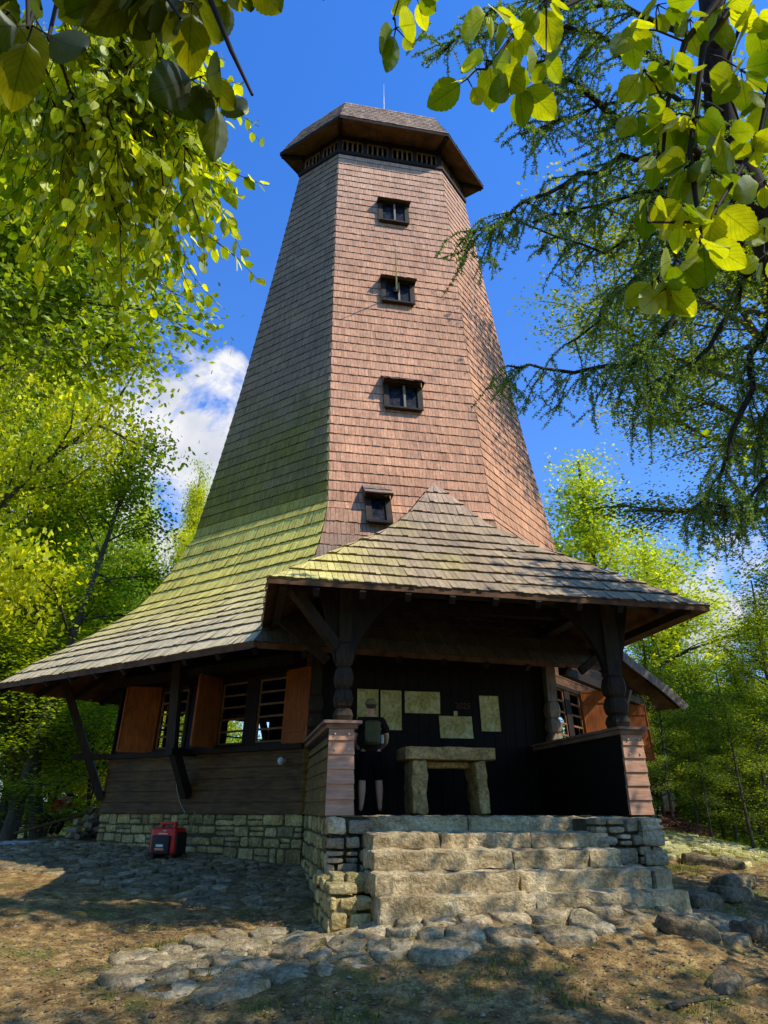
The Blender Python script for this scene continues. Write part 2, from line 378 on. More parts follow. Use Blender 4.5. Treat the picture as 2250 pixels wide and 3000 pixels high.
for i, (nm, (a, b)) in enumerate(faces.items()):
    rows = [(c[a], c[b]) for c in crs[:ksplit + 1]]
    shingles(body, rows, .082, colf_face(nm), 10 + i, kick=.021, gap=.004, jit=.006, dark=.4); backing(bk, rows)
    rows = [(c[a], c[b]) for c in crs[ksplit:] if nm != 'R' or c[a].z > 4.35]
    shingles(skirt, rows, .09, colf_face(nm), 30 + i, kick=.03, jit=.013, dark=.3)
    und = [(l - Vector((0, 0, .1)), r_ - Vector((0, 0, .1))) for l, r_ in rows]; backing(bk2, und)
    # fascia closing the eave edge
    L, R = rows[-1]; bk2.poly([L + Vector((0, 0, .0)), R + Vector((0, 0, 0)), R - Vector((0, 0, .1)), L - Vector((0, 0, .1))])
bk.build('wall_sheathing', M['backing'])
vb = TB()
for q in range(ksplit, NC):
    if crs[q][2].z < 4.6: vb.beam(crs[q][2] - Vector((.03, .03, .1)), crs[q + 1][2] - Vector((.03, .03, .1)), .07, .2)
vb.build('verge_board', M['greywood'])
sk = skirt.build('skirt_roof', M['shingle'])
und = bk2.build('soffit', M['planks'])
# rafters under the skirt
for nm, (a, b) in faces.items():
    if nm in ('B', 'R'): continue
    e0, e1 = crs[-1][a], crs[-1][b]; i0, i1 = crs[-5][a], crs[-5][b]
    n_ = int((e1 - e0).length / .75)
    for k in range(n_ + 1):
        t = k / n_; A = lerp(i0, i1, t) - Vector((0, 0, .2)); B = lerp(e0, e1, t) - Vector((0, 0, .17)); B = lerp(A, B, .97)
        rf = TB(); rf.beam(A, B, .09, .12); rf.build('rafter', M['darkwood'])
# hip fringe: shingles lapping over the front-left arris stick out a little
fr = body; r = random.Random(3)
for k in range(1, ksplit):
    for cidx, dx in ((0, -1),):
        c = crs[k][cidx]
        if r.random() < .75:
            h = r.uniform(.1, .2); o = r.uniform(.02, .07)
            fr.poly([c + Vector((-o, -.012, 0)), c + Vector((.02, -.03, 0)), c + Vector((.01, -.012, h)), c + Vector((-o * .6, .004, h))], mixc((.3, .21, .15), (.26, .26, .09), (10 - c.z) / 4))
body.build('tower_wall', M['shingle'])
# ------------------------------------------------------------------ top: ledge, gallery windows, cap roof
def oct_pts(z, a, w): return [Vector((OX + x, OY + y, z)) for x, y in [(-w, -a), (w, -a), (a, -w), (w, a - 2 * w), (-w, a - 2 * w), (-a, -w)]]
def ring(mb, o0, o1, z0, z1, col=None):
    A = oct_pts(z0, *o0); B = oct_pts(z1, *o1)
    for k in range(6): mb.poly([A[k], A[(k + 1) % 6], B[(k + 1) % 6], B[k]], col)
a0, w0 = prof(18.98)
mb = TB(); ring(mb, (a0 - .05, w0 - .05), (a0 + .07, w0 + .03), 18.9, 18.93); ring(mb, (a0 + .07, w0 + .03), (a0 + .07, w0 + .03), 18.93, 19.06); ring(mb, (a0 + .07, w0 + .03), (a0 - .3, w0 - .15), 19.06, 19.1)
mb.build('parapet_ledge', M['darkwood'])
mb = TB(); ga, gw = a0 - .1, w0 - .04; zb, zt = 19.08, 19.78
ring(mb, (ga - .35, gw - .1), (ga - .35, gw - .1), zb, zt + .4)
mb.build('gallery_wall', M['backing'])
GP = oct_pts(0, ga, gw)
mb = TB()
for k in range(6):
    c = GP[k]; mb.box(c.x - .07, c.x + .07, c.y - .07, c.y + .07, zb, zt + .25)
for k in range(6):
    P, Q = GP[k], GP[(k + 1) % 6]; m = 4 if k % 3 == 0 else 2; d = (Q - P)
    for i in range(1, m): c = P + d * i / m; mb.beam((c.x, c.y, zb), (c.x, c.y, zt + .1), .12, .12, (1, 0, 0))
    mb.beam((P.x, P.y, zt - .04), (Q.x, Q.y, zt - .04), .1, .12)
mb.build('gallery_posts', M['darkwood'])
for k in range(6):
    P, Q = GP[k], GP[(k + 1) % 6]; m = 4 if k % 3 == 0 else 2; d = (Q - P)
    for i in range(m):
        A = P + d * (i + .1) / m; B = P + d * (i + .9) / m; z0_, z1_ = zb + .06, zt - .12
        w = TB()
        for zz in (z0_, z1_): w.beam((A.x, A.y, zz), (B.x, B.y, zz), .05, .045)
        for q in range(5):
            c = A + (B - A) * q / 4; w.beam((c.x, c.y, z0_), (c.x, c.y, z1_), .04, .05, (1, 0, 0))
        w.build('gallery_window', M['sash'])
# eaves underside, cap roof
EA, EW, EZ = 3.45, 1.72, 19.7
mb = TB(); ring(mb, (EA, EW), (ga - .3, gw - .05), EZ, EZ + .3); mb.build('cap_soffit', M['planks'])
for k in range(6):
    mb = TB(); P, Q = oct_pts(EZ - .02, EA - .04, EW - .02)[k], oct_pts(EZ - .02, EA - .04, EW - .02)[(k + 1) % 6]; I, J = GP[k], GP[(k + 1) % 6]
    mb.beam(P, Vector((I.x, I.y, EZ + .2)), .12, .12); mb.build('hip_rafter', M['darkwood'])
cap = TB(); capb = TB()
cr = []
nrow = 9
for k in range(nrow + 1):
    t = k / nrow; cr.append(oct_pts(lerp(21.3, EZ + .08, t ** 1.0), lerp(2.78, EA + .02, t ** 1.05), lerp(1.5, EW + .01, t)))
def colcap(p, r):
    v = r.uniform(.75, 1.2); return tuple(x * v for x in mixc((.42, .3, .2), (.3, .21, .14), r.random()))
for i in range(6):
    rows = [(c[i], c[(i + 1) % 6]) for c in cr]; shingles(cap, rows, .11, colcap, 60 + i, kick=.014, jit=.012, dark=.75); backing(capb, rows)
    P, Q = cr[-1][i], cr[-1][(i + 1) % 6]; dz = Vector((0, 0, .12)); capb.poly([P, Q, Q - dz, P - dz])
top = oct_pts(21.3, 2.78, 1.5); ap = Vector((OX, OY - 1.6, 21.6))
for i in range(6): capb.poly([top[i], top[(i + 1) % 6], ap])
cap.build('cap_roof', M['shingle']); capb.build('cap_roof_deck', M['backing'])
mb = TB(); mb.tube([(3.22, 16.6, 21.4), (3.22, 16.6, 22.6), (3.22, 16.6, 23.75)], [.022, .018, .006], 6); mb.build('lightning_rod', mat_plain('grey_steel_rod', (.3, .3, .3), .4, .5, .6))
# ------------------------------------------------------------------ tower windows on the front face
def fy(z):
    if z > 5.96: return OY - prof(z)[0]
    return OY - (4.92 + (5.96 - z) * .39)
glass = NT('dark_interior_glass'); _g = glass.noise(glass.coord((3, 3, 3)), 3, 4)
glass.bsdf(glass.ramp(_g, [(.4, (.004, .004, .005)), (.7, (.03, .034, .04))]), .35, spec=.15)  # opaque pane; the unlit interior is painted as its black
M['glass'] = glass.m
def tower_window(x0, x1, z0, z1, hood_h, hood_out, two=True):
    yb, yt = fy(z0), fy(z1); ym = 0
    w = TB()
    def slant(z): return lerp(yb, yt, (z - z0) / (z1 - z0)) - .085
    for xx in (x0, x1): w.beam((xx, slant(z0), z0), (xx, slant(z1), z1), .045, .13, (1, 0, 0))
    w.beam((x0 - .03, slant(z0), z0), (x1 + .03, slant(z0), z0), .14, .045); w.beam((x0 - .03, slant(z1), z1), (x1 + .03, slant(z1), z1), .14, .045)
    win = w.build('tower_window', M['carved'])
    off = Vector((OX, OY, 0))
    g = MB(); g.poly([Vector((x0, slant(z0) + .02, z0)) - off, Vector((x1, slant(z0) + .02, z0)) - off, Vector((x1, slant(z1) + .02, z1)) - off, Vector((x0, slant(z1) + .02, z1)) - off]); g.build('pane', M['glass'], win)
    if two:
        xm = (x0 + x1) / 2 + .02; g = MB(); g.beam(Vector((xm, slant(z0) - .01, z0)) - off, Vector((xm, slant(z1) - .01, z1)) - off, .09, .05, (1, 0, 0))
        g.build('mullion', M['greywood'], win)
    # hood: sloping shingled flap
    hb = MB(); yh = slant(z1) - .02; rr = random.Random(int(z0 * 10)); cnt = 2 if hood_h > .2 else 1
    for q in range(cnt):
        ta, tb = q / cnt, (q + 1) / cnt
        xx = x0 - .1
        while xx < x1 + .1 - .02:
            ww = rr.uniform(.08, .13); xe = min(xx + ww, x1 + .1)
            A = lambda t, e: Vector((0, lerp(fy(z1 + hood_h) - .0, yh - hood_out, t) - e, lerp(z1 + hood_h, z1 + .02, t)))
            j = rr.uniform(-.012, .012); c = tuple(v * rr.uniform(.75, 1.2) for v in (.3, .22, .17))
            p = [A(tb, .03 - j) + Vector((xx, 0, 0)), A(tb, .03 - j) + Vector((xe, 0, 0)), A(ta, .0) + Vector((xe, 0, 0)), A(ta, 0) + Vector((xx, 0, 0))]
            hb.poly([v - off for v in p], c); hb.poly([(v - Vector((0, -.0, .025)) - off) for v in p[::-1]], tuple(v * .4 for v in c)); xx = xe
    for xx in (x0 - .09, x1 + .09):   # cheeks
        hb.poly([Vector((xx, fy(z1 + hood_h), z1 + hood_h)) - off, Vector((xx, yh - hood_out, z1)) - off, Vector((xx, yh + .06, z1 - .02)) - off], (.14, .1, .07))
    hb.build('hood', M['shingle'], win)
tower_window(2.86, 3.66, 15.93, 16.72, .12, .17)
tower_window(2.86, 3.66, 12.6, 13.36, .14, .2)
tower_window(2.82, 3.66, 8.93, 9.66, .34, .22)
tower_window(2.29, 2.73, 5.62, 6.3, .36, .22, False)
# the slender pole poking out of the second window, with its bracket
mb = TB(); by = fy(13.0) - .1
mb.tube([(3.22, by, 13.0), (3.12, by - .45, 13.22), (2.985, by - 1.02, 13.5)], [.022, .018, .012], 6)
pl = mb.build('flag_pole', mat_plain('pale_yellow_pole', (.62, .6, .3), .5))
mb = MB(); mb.box(3.14 - OX, 3.28 - OX, by - .08 - OY, by + .05 - OY, 12.94, 13.06); mb.build('bracket', M['darkwood'], pl)
# ------------------------------------------------------------------ house octagon below the skirt
HA, HW = 5.96, 2.2
HP = [Vector((OX + x, OY + y, 0)) for x, y in [(-HW, -HA), (HW, -HA), (HA, -HW), (HW, HA - 2 * HW), (-HW, HA - 2 * HW), (-HA, -HW)]]
def face_frame(k):
    """origin at the right-hand end seen from outside for L, unit dir along wall, outward normal"""
    P, Q = HP[k], HP[(k + 1) % 6]; d = (Q - P); L = d.length; d.normalize(); n = Vector((d.y, -d.x, 0)); return P, Q, d, n, L
def batter(z): return -.05 * (z - .5)
def board_wall(mb, P, d, n, s0, s1, z0, z1, bh=.19, th=.03, seed=0):
    r = random.Random(seed); z = z0
    while z < z1 - .005:
        zt = min(z + bh * r.uniform(.92, 1.08), z1); o0 = batter(z) + th; o1 = batter(zt) + .004
        A = P + d * s0; B = P + d * s1
        jz = r.uniform(-.004, .004)
        p0 = A + n * o0 + Vector((0, 0, z + jz)); p1 = B + n * o0 + Vector((0, 0, z - jz)); p2 = B + n * o1 + Vector((0, 0, zt)); p3 = A + n * o1 + Vector((0, 0, zt))
        mb.poly([p0, p1, p2, p3]); q0 = p0 - n * (th + .01); q1 = p1 - n * (th + .01); mb.poly([p1, p0, q0, q1])
        mb.poly([p0, p3, p3 - n * .06, p0 - n * .06]); mb.poly([p2, p1, p1 - n * .06, p2 - n * .06])
        z = zt
def ptw(P, d, n, s, o, z): return P + d * s + n * (o + batter(z)) + Vector((0, 0, z))
WZ0, WZ1 = 1.13, 2.33
lower = TB(); upper = TB(); gable = TB(); F0 = []
for k, nm in enumerate(faces):
    P, Q, d, n, L = face_frame(k)
    if nm == 'F': continue
    # openings as s-intervals measured from P
    if nm == 'L': op = [(L - 3.95, L - 3.1), (L - 2.2, L - .5)]
    elif nm in ('R', 'RB', 'LB', 'B'): op = [(.55, 2.2), (3.0, 4.7)] if L > 5 else [(.6, 1.8), (2.6, 3.8)]
    elif nm == 'LL': op = [(.6, 1.8), (2.6, 3.8)]
    else: op = [(.6, 1.8), (2.6, 3.8)]
    board_wall(lower, P, d, n, 0, L, 0, WZ0, .19, .03, k)
    cuts = [0] + [v for o in op for v in o] + [L]
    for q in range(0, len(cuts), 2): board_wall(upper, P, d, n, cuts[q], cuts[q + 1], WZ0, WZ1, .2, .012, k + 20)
    if nm == 'R': upper.build('upper_wall', M['shadewood']); upper = TB()
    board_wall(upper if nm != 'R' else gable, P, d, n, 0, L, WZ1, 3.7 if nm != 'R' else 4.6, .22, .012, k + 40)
    if upper.v: upper.build('upper_wall', M['shadewood'])
    upper = TB(); F0.append((nm, P, d, n, L, op))
lower.build('lower_wall', M['boards']); gable.build('gable_boards', M['gable'])
# floor + ceiling inside, front wall behind the porch
mb = TB(); mb.poly([p + Vector((0, 0, -.03)) for p in HP]); mb.build('floor', M['shadewood'])
mb = TB(); mb.poly([p + Vector((0, 0, 3.5)) for p in HP][::-1]); mb.build('ceiling', M['shadewood'])
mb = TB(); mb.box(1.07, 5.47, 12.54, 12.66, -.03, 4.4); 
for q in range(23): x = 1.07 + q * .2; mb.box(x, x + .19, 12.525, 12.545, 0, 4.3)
mb.build('porch_back_wall', M['shadewood'])
def window_unit(P, d, n, s0, s1, shutters, far=False):
    off = Vector((OX, OY, 0)); T = lambda s, o, z: ptw(P, d, n, s, o, z) - off
    w = MB(); cs = .055
    for s in (s0, s1): w.beam(T(s, -.02, WZ0), T(s, -.02, WZ1), .07, .1, n)
    for z in (WZ0, WZ1): w.beam(T(s0, 0, z), T(s1, 0, z), .12, .07)
    m = 2 if s1 - s0 > 1.1 else 1
    if m == 2: w.beam(T((s0 + s1) / 2, -.0, WZ0), T((s0 + s1) / 2, 0, WZ1), .3, .09, n)
    win = w.build('window', M['darkwood'], tower)
    seg = [(s0 + .04, (s0 + s1) / 2 - .16), ((s0 + s1) / 2 + .16, s1 - .04)] if m == 2 else [(s0 + .05, s1 - .05)]
    for a, b in seg:
        sh = MB()
        for s in (a, b): sh.beam(T(s, 0, WZ0 + .04), T(s, 0, WZ1 - .04), .045, .035, n)
        for i in range(6 if not far else 3):
            z = lerp(WZ0 + .05, WZ1 - .05, i / (5 if not far else 2)); sh.beam(T(a, 0, z), T(b, 0, z), .035, .035)
        sh.build('sash', M['sash'], win)
    for hinge, sgn, ang in shutters:
        sh = MB(); wd = .66; dr = (d * sgn * cos(ang) + n * sin(ang))
        def SP(u, z, o=0): return T(hinge, .05, z) + dr * u + dr.cross(Vector((0, 0, 1))) * o
        zz0, zz1 = WZ0 + .0, WZ1 + .04
        for o in (-.014, .014):
            sh.poly([SP(0, zz0, o), SP(wd, zz0, o), SP(wd, zz1, o), SP(0, zz1, o)])
        for a_, b_ in (((0, zz0), (wd, zz0)), ((wd, zz0), (wd, zz1)), ((wd, zz1), (0, zz1)), ((0, zz1), (0, zz0))):
            sh.beam(SP(*a_), SP(*b_), .045, .045, n)
        for zq in (zz0 + .2, zz1 - .2): sh.beam(SP(0.02, zq, .02), SP(wd - .02, zq, .02), .02, .07, (0, 0, 1))
        sh.build('shutter', M['shutter'], win)
for nm, P, d, n, L, op in F0:
    for i, (s0, s1) in enumerate(op):
        if nm == 'L':
            sh = [(s0, -1, radians(46))] if i == 0 else [(s0, -1, radians(100)), (s1, 1, radians(12))]
            window_unit(P, d, n, s0, s1, sh)
        elif nm == 'R': window_unit(P, d, n, s0, s1, [(s0, -1, radians(20)), (s1, 1, radians(60))])
        else: window_unit(P, d, n, s0, s1, [], True)
# sill rails, corner braces (struts carrying the skirt)
def strut_set(base, outv, name='corner_brace', reach=1.5):
    b = TB(); o = Vector(outv).normalized()
    b.beam(base + Vector((0, 0, .25)) + o * .02, base + o * reach + Vector((0, 0, 2.78)), .15, .15, (0, 0, 1))
    b.beam(base + Vector((0, 0, 1.08)) - o * .2, base + o * (reach * .6) + Vector((0, 0, 1.08)), .14, .12)
    for q in (0, 1): b.box(0, 0, 0, 0, 0, 0) if False else None
    return b.build(name, M['carved'])
for k in range(6):
    c = HP[k]; o = (c - Vector((OX, OY - HW, 0))).normalized()
    if k in (0, 1, 2): continue
    strut_set(c + o * .02, o, reach=1.2 if c.x < OX else 1.0)
P, Q, d, n, L = face_frame(5)
P2, Q2, d2, n2, L2 = face_frame(1)
beams('sill_rail', M['darkwood'], [(ptw(P, d, n, -.0, .06, 1.07), ptw(P, d, n, L + .0, .06, 1.07), .12, .09), (ptw(P2, d2, n2, 0, .06, 1.07), ptw(P2, d2, n2, L2, .06, 1.07), .12, .09)], TB)
beams('wall_plate', M['darkwood'], [(ptw(P2, d2, n2, 0, .5, 2.45), ptw(P2, d2, n2, L2, .5, 2.45), .14, .16), (ptw(P, d, n, 0, .45, 2.5), ptw(P, d, n, L, .45, 2.5), .14, .16)], TB)
mb = TB(); sM = L - 2.75
mb.beam(ptw(P, d, n, sM, .05, .28), ptw(P, d, n, sM, .5, 1.06), .17, .15, d); mb.beam(ptw(P, d, n, sM, -.05, 1.05), ptw(P, d, n, sM, .62, 1.05), .15, .12)
mb.build('wall_bracket', M['darkwood'])
mb = TB(); mb.beam(ptw(P, d, n, sM - .18, .42, 1.1), ptw(P, d, n, sM - .12, .62, 2.7), .24, .1, n); mb.build('eave_post', M['carved'])
mb = TB(); mb.beam(ptw(P2, d2, n2, 2.6, .05, .3), ptw(P2, d2, n2, 2.6, .95, 2.4), .15, .15, d2); mb.build('eave_brace', M['carved'])
# ------------------------------------------------------------------ stone masonry
def rblock(mb, c, h, ax, rad, amp, seed, div=(5, 3, 4), col=(1, 1, 1), freq=5):
    """rounded rough block: c centre, h half sizes, ax = 3 axes"""
    c = Vector(c); hx, hy, hz = h; off = seed * 3.17
    rad = min(rad, min(h) * .95); dx, dy, dz = div
    def P(u, v, w):
        p = Vector((u * hx, v * hy, w * hz)); q = Vector((max(-hx + rad, min(hx - rad, p.x)), max(-hy + rad, min(hy - rad, p.y)), max(-hz + rad, min(hz - rad, p.z))))
        dd = p - q
        if dd.length > 1e-6:
            e = dd.normalized(); p = q + e * rad
        else: e = Vector((u, v, w)).normalized()
        wp = ax[0] * p.x + ax[1] * p.y + ax[2] * p.z; dirw = ax[0] * e.x + ax[1] * e.y + ax[2] * e.z
        nn = noise.noise((c + wp) * freq + Vector((off, 0, off))) + .5 * noise.noise((c + wp) * freq * 2.7 + Vector((off, 3, off)))
        return c + wp + dirw * (nn * amp)
    def G(f, a, b):
        mb.grid([[P(*f(-1 + 2 * i / a, -1 + 2 * j / b)) for j in range(b + 1)] for i in range(a + 1)], smooth=True, col=col)
    G(lambda s, t: (s, -1, t), dx, dz); G(lambda s, t: (-s, 1, t), dx, dz); G(lambda s, t: (s, t, 1), dx, dy); G(lambda s, t: (s, -t, -1), dx, dy)
    G(lambda s, t: (1, s, t), dy, dz); G(lambda s, t: (-1, -s, t), dy, dz)
def stonecol(r): v = r.uniform(.62, 1.3); g = r.uniform(-.06, .06); return (v * (1 + g), v, v * (1 - g * 1.5))
def rubble(mb, P, d, n, L, zlo, zhi, seed, th=.12, hrange=(.09, .2), lrange=(.14, .38)):
    r = random.Random(seed); z = zhi; first = True
    zmin = min(zlo(0), zlo(L))
    while z > zmin - .05:
        h = r.uniform(*hrange); s = -r.uniform(0, .1)
        while s < L:
            w = r.uniform(*lrange); e = min(s + w, L + .02)
            if L - e < .1: e = L + .02
            sc_ = (max(s, -.02) + e) / 2
            if z > zlo(min(max(sc_, 0), L)) - .02:
                hh = h * r.uniform(.86, 1.06); ww = (e - max(s, -.02))
                if r.random() < .18 and h > .13:  # two thin stones instead of one
                    for q in (0, 1): rblock(mb, P + d * sc_ + Vector((0, 0, z - h * (.25 + .5 * q))) - n * (th * .4 - r.uniform(0, .02)), ((ww - .022) / 2, th / 2, h / 4 - .006), (d, n, Vector((0, 0, 1))), .03, .014, r.random() * 50, (4, 2, 3), stonecol(r), 9)
                else:
                    rblock(mb, P + d * sc_ + Vector((0, 0, z - h / 2 + r.uniform(-.01, .01))) - n * (th * .4 - r.uniform(0, .03)), ((ww - .02) / 2, th / 2, hh / 2 - .006), (d, n, Vector((0, 0, 1))), .035, .018, r.random() * 50, (5, 2, 4), stonecol(r), 8)
            s = e
        z -= h
st = TB(); mo = TB()
for k in range(6):
    P, Q, d, n, L = face_frame(k)
    if k == 0: continue
    mo.poly([P + n * .0 + Vector((0, 0, .0)), Q + Vector((0, 0, 0)), Q + Vector((0, 0, -1.6)), P + Vector((0, 0, -1.6))])
    if k in (5, 1): rubble(st, P, d, n, L, lambda s: H(*(P + d * s).xy) - .05, .0, 5 + k, hrange=(.12, .25), lrange=(.17, .48))
# porch side walls, pillars ------------------------------------------------------------
XL0, XL1, XR0, XR1 = 1.12, 1.42, 5.22, 5.5
YF, YB = 9.42, 12.54
for k, (x, n) in enumerate(((XL0, Vector((-1, 0, 0))), (XR1, Vector((1, 0, 0))))):
    P = Vector((x, YB if k == 0 else YF, 0)); d = Vector((0, -1 if k == 0 else 1, 0)); L = YB - YF
    mo.poly([P, P + d * L, P + d * L + Vector((0, 0, -1.6)), P + Vector((0, 0, -1.6))])
    rubble(st, P, d, n, L, lambda s: H((P + d * s).x, (P + d * s).y) - .06, 0.0, 77 + k, hrange=(.12, .25), lrange=(.14, .42))
# flanks beside the steps
fk = TB()
def flank(x0, x1, yf, seed, ztop=-.02, lr=(.16, .34), hr=(.13, .24)):
    P = Vector((x0, yf, 0)); d = Vector((1, 0, 0)); n = Vector((0, -1, 0)); rubble(fk, P, d, n, x1 - x0, lambda s: H(x0 + s, yf) - .05, ztop, seed, .3, hr, lr)
    mo.box(x0 + .03, x1 - .03, yf + .1, YB, -1.6, ztop - .02)
flank(XL0 - .01, 1.66, 9.25, 5); fk.build('stair_flank', M['flankstone']); fk = TB(); flank(4.3, 5.14, 8.66, 9)
P = Vector((5.14, 8.6, 0)); rubble(fk, P, Vector((0, 1, 0)), Vector((1, 0, 0)), 1.0, lambda s: H(5.14, 8.6 + s) - .05, -.02, 12, .3)
fk.build('stair_flank', M['flankstone']); st.build('stone_base', M['masonry']); mo.build('masonry_core', M['mortar'])
# parapets
for (x0, x1, inner, nmx) in ((XL0, XL1, XL1, 'L'), (XR0, XR1, XR0, 'R')):
    b = TB(); z = 0.0; r = random.Random(4 if nmx == 'L' else 6); k = 0
    heights = [.185, .18, .175, .18, .17, .14]
    for hh in heights:
        flare = .02 * (1 - z / 1.05); k += 1
        b.box(x0 - flare - .012, x1 + flare * .4 + .004, YF - .03 - flare, YF + .005, z + .004, z + hh + .012); z += hh
        for v in b.v[-8:]: pass
        n8 = len(b.v) - 8   # tilt: bottom proud of top
        for q in range(4): x, y, zz = b.v[n8 + q]; b.v[n8 + q] = (x + (-.008 if x < (x0 + x1) / 2 else .008), y - .026, zz)
    pil = b.build('pillar_cladding', M['pinkboard'])
    b = MB()
    for zz in (.78, .97):
        for xx in (x0 + .06, x1 - .06): b.box(xx - .008 - OX, xx + .008 - OX, YF - .075 - OY, YF - .03 - OY, zz - .008, zz + .008)
    b.build('nail_heads', mat_plain('pale_nail', (.7, .65, .5), .4), pil)
    # side boards outside + inside
    b = TB(); b.box(x0 + .02, x1 - .02, YF, YB, 0, 1.04); b.build('parapet_core', M['shadewood'])
    b = TB()
    if nmx == 'L': board_wall(b, Vector((x0 + .01, YB, 0)), Vector((0, -1, 0)), Vector((-1, 0, 0)), 0, YB - YF, 0, 1.04, .18, .025, 3)
    else: board_wall(b, Vector((x1 - .01, YF, 0)), Vector((0, 1, 0)), Vector((1, 0, 0)), 0, YB - YF, 0, 1.04, .18, .025, 3)
    b.build('side_boards', M['sideboards'] if nmx == 'L' else M['boards'])
    if nmx == 'L':
        b = TB(); b.beam((x0 - .03, YB - .02, 0), (x0 - .03, YB - .02, 2.7), .09, .09, (1, 0, 0)); b.build('corner_board', M['sideboards'])
    b = TB(); b.box(x0 - .05, x1 + .05, YF - .07, YB, 1.04, 1.1); b.box(x0 - .1, x1 + .1, YF - .13, YB, 1.1, 1.135); b.build('parapet_cap', M['capwood'])
# carved posts on the parapets
def carved_post(name, x, y, z0, z1, w, nseg, mat, bulge=.028, upto=None):
    b = TB(); zs = z0; hs = [.2, .26, .3, .34, .4][:nseg]; r = random.Random(int(x * 10))
    for hh in hs:
        rings = []
        for t, e in ((0, -.012), (.12, bulge * .4), (.5, bulge), (.88, bulge * .2), (1, -.02)):
            q = w / 2 + e; c = q * .72
            rings.append([Vector((x + a_, y + b_, zs + hh * t)) for a_, b_ in ((-c, -q), (c, -q), (q, -c), (q, c), (c, q), (-c, q), (-q, c), (-q, -c))])
        b.grid(rings, closed=True, smooth=False); zs += hh
    b.box(x - w / 2 + .01, x + w / 2 - .01, y - w / 2 + .01, y + w / 2 - .01, zs, z1)
    return b.build(name, mat)
carved_post('porch_post', 1.32, 9.72, 1.135, 3.0, .2, 4, M['carved']); carved_post('porch_post', 5.36, 9.72, 1.135, 3.0, .24, 3, M['carved'])
carved_post('porch_post', 1.2, 12.35, 1.135, 3.2, .2, 3, M['carved']); carved_post('porch_post', 5.55, 12.4, 1.135, 3.3, .2, 3, M['greywood'])
# big carved bracket boards flaring up to the beam
for x, s in ((1.32, 1), (5.36, -1)):
    b = TB(); pr = []
    for t in [i / 10 for i in range(11)]:
        z = lerp(1.95, 3.05, t); reach = .13 + .75 * t ** 1.7; pr.append((z, reach))
    for yy in (9.66, 9.78): b.poly([(x - s * .13, yy, 1.95)] + [(x + s * rch, yy, z) for z, rch in pr] + [(x - s * .13 - s * .25, yy, 3.05)])
    for (z0_, r0_), (z1_, r1_) in zip(pr, pr[1:]): b.poly([(x + s * r0_, 9.66, z0_), (x + s * r0_, 9.78, z0_), (x + s * r1_, 9.78, z1_), (x + s * r1_, 9.66, z1_)])
    b.poly([(x - s * .13, 9.66, 1.95), (x - s * .13, 9.78, 1.95), (x - s * .38, 9.78, 3.05), (x - s * .38, 9.66, 3.05)])
    b.build('post_bracket', M['darkwood'])
for bb in ((.5, 6.35, 9.62, 9.84, 2.98, 3.18), (1.22, 1.42, 9.84, 13, 2.98, 3.14), (5.26, 5.46, 9.84, 13, 2.98, 3.14), (1.42, 5.26, 11.0, 11.16, 3.1, 3.28)):
    b = TB(); b.box(*bb); b.build('porch_beam', M['darkwood'])
beams('porch_brace', M['carved'], [((1.22, 9.7, 2.15), (.48, 9.25, 2.9), .12, .14), ((1.22, 10.9, 2.2), (.42, 10.9, 2.85), .11, .12), ((5.5, 11, 2.2), (6.25, 11, 2.8), .11, .12)], TB)
beams('eave_purlin', M['carved'], [((.4, 8.98, 2.83), (.4, 12.2, 2.83), .1, .12), ((6.3, 9.0, 2.76), (6.3, 12.2, 2.76), .1, .12)], TB)
# porch floor
b = TB(); b.box(XL0 + .2, XR1 - .2, 9.6, YB, -.2, -.012); b.build('porch_floor', M['mortar'])
# ------------------------------------------------------------------ porch roof
zd = [(0, 5.92), (.37, 5.37), (.73, 4.83), (1.26, 4.29), (1.77, 3.89), (2.3, 3.45), (3.02, 2.86)]
def zprof(dv):
    for (d0, z0_), (d1, z1_) in zip(zd, zd[1:]):
        if dv <= d1: return lerp(z0_, z1_, (dv - d0) / (d1 - d0))
    return zd[-1][1]
SS = [0]; DD = [i * 3.02 / 200 for i in range(201)]
for i in range(1, 201): SS.append(SS[-1] + math.hypot(DD[i] - DD[i - 1], zprof(DD[i]) - zprof(DD[i - 1])))
NR = round(SS[-1] / .35); dv = []
for k in range(NR + 1):
    s = SS[-1] * k / NR; i = next((i for i in range(201) if SS[i] >= s - 1e-9), 200); dv.append(DD[i])
PR = TB(); PRb = TB(); ax_, ay_ = 3.3, 11.9
def colporch(p, r):
    n1 = fbm(p, 1.1, 3); v = r.uniform(.84, 1.15); c = mixc((.5, .38, .23), (.31, .23, .14), .4 + n1 * 1.3)
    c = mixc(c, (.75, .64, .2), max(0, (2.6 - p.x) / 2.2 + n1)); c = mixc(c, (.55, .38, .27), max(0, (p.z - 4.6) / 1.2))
    return tuple(x * v for x in c)
fr_rows, l_rows, r_rows, und_rows = [], [], [], []
for dq in dv:
    z = zprof(dq) + (0 if dq < 2 else 0); y = ay_ - dq; xl = ax_ - 1.03 * dq; xr = ax_ + 1.085 * dq; sag = .0
    zr = z - .05 * (dq / 3.02)
    fr_rows.append((Vector((xl, y, z)), Vector((xr + .001, y, zr)))); l_rows.append((Vector((xl, 15.2 - dq * .9, z)), Vector((xl, y, z)))); r_rows.append((Vector((xr, y, zr)), Vector((xr, 15.2 - dq * .9, zr))))
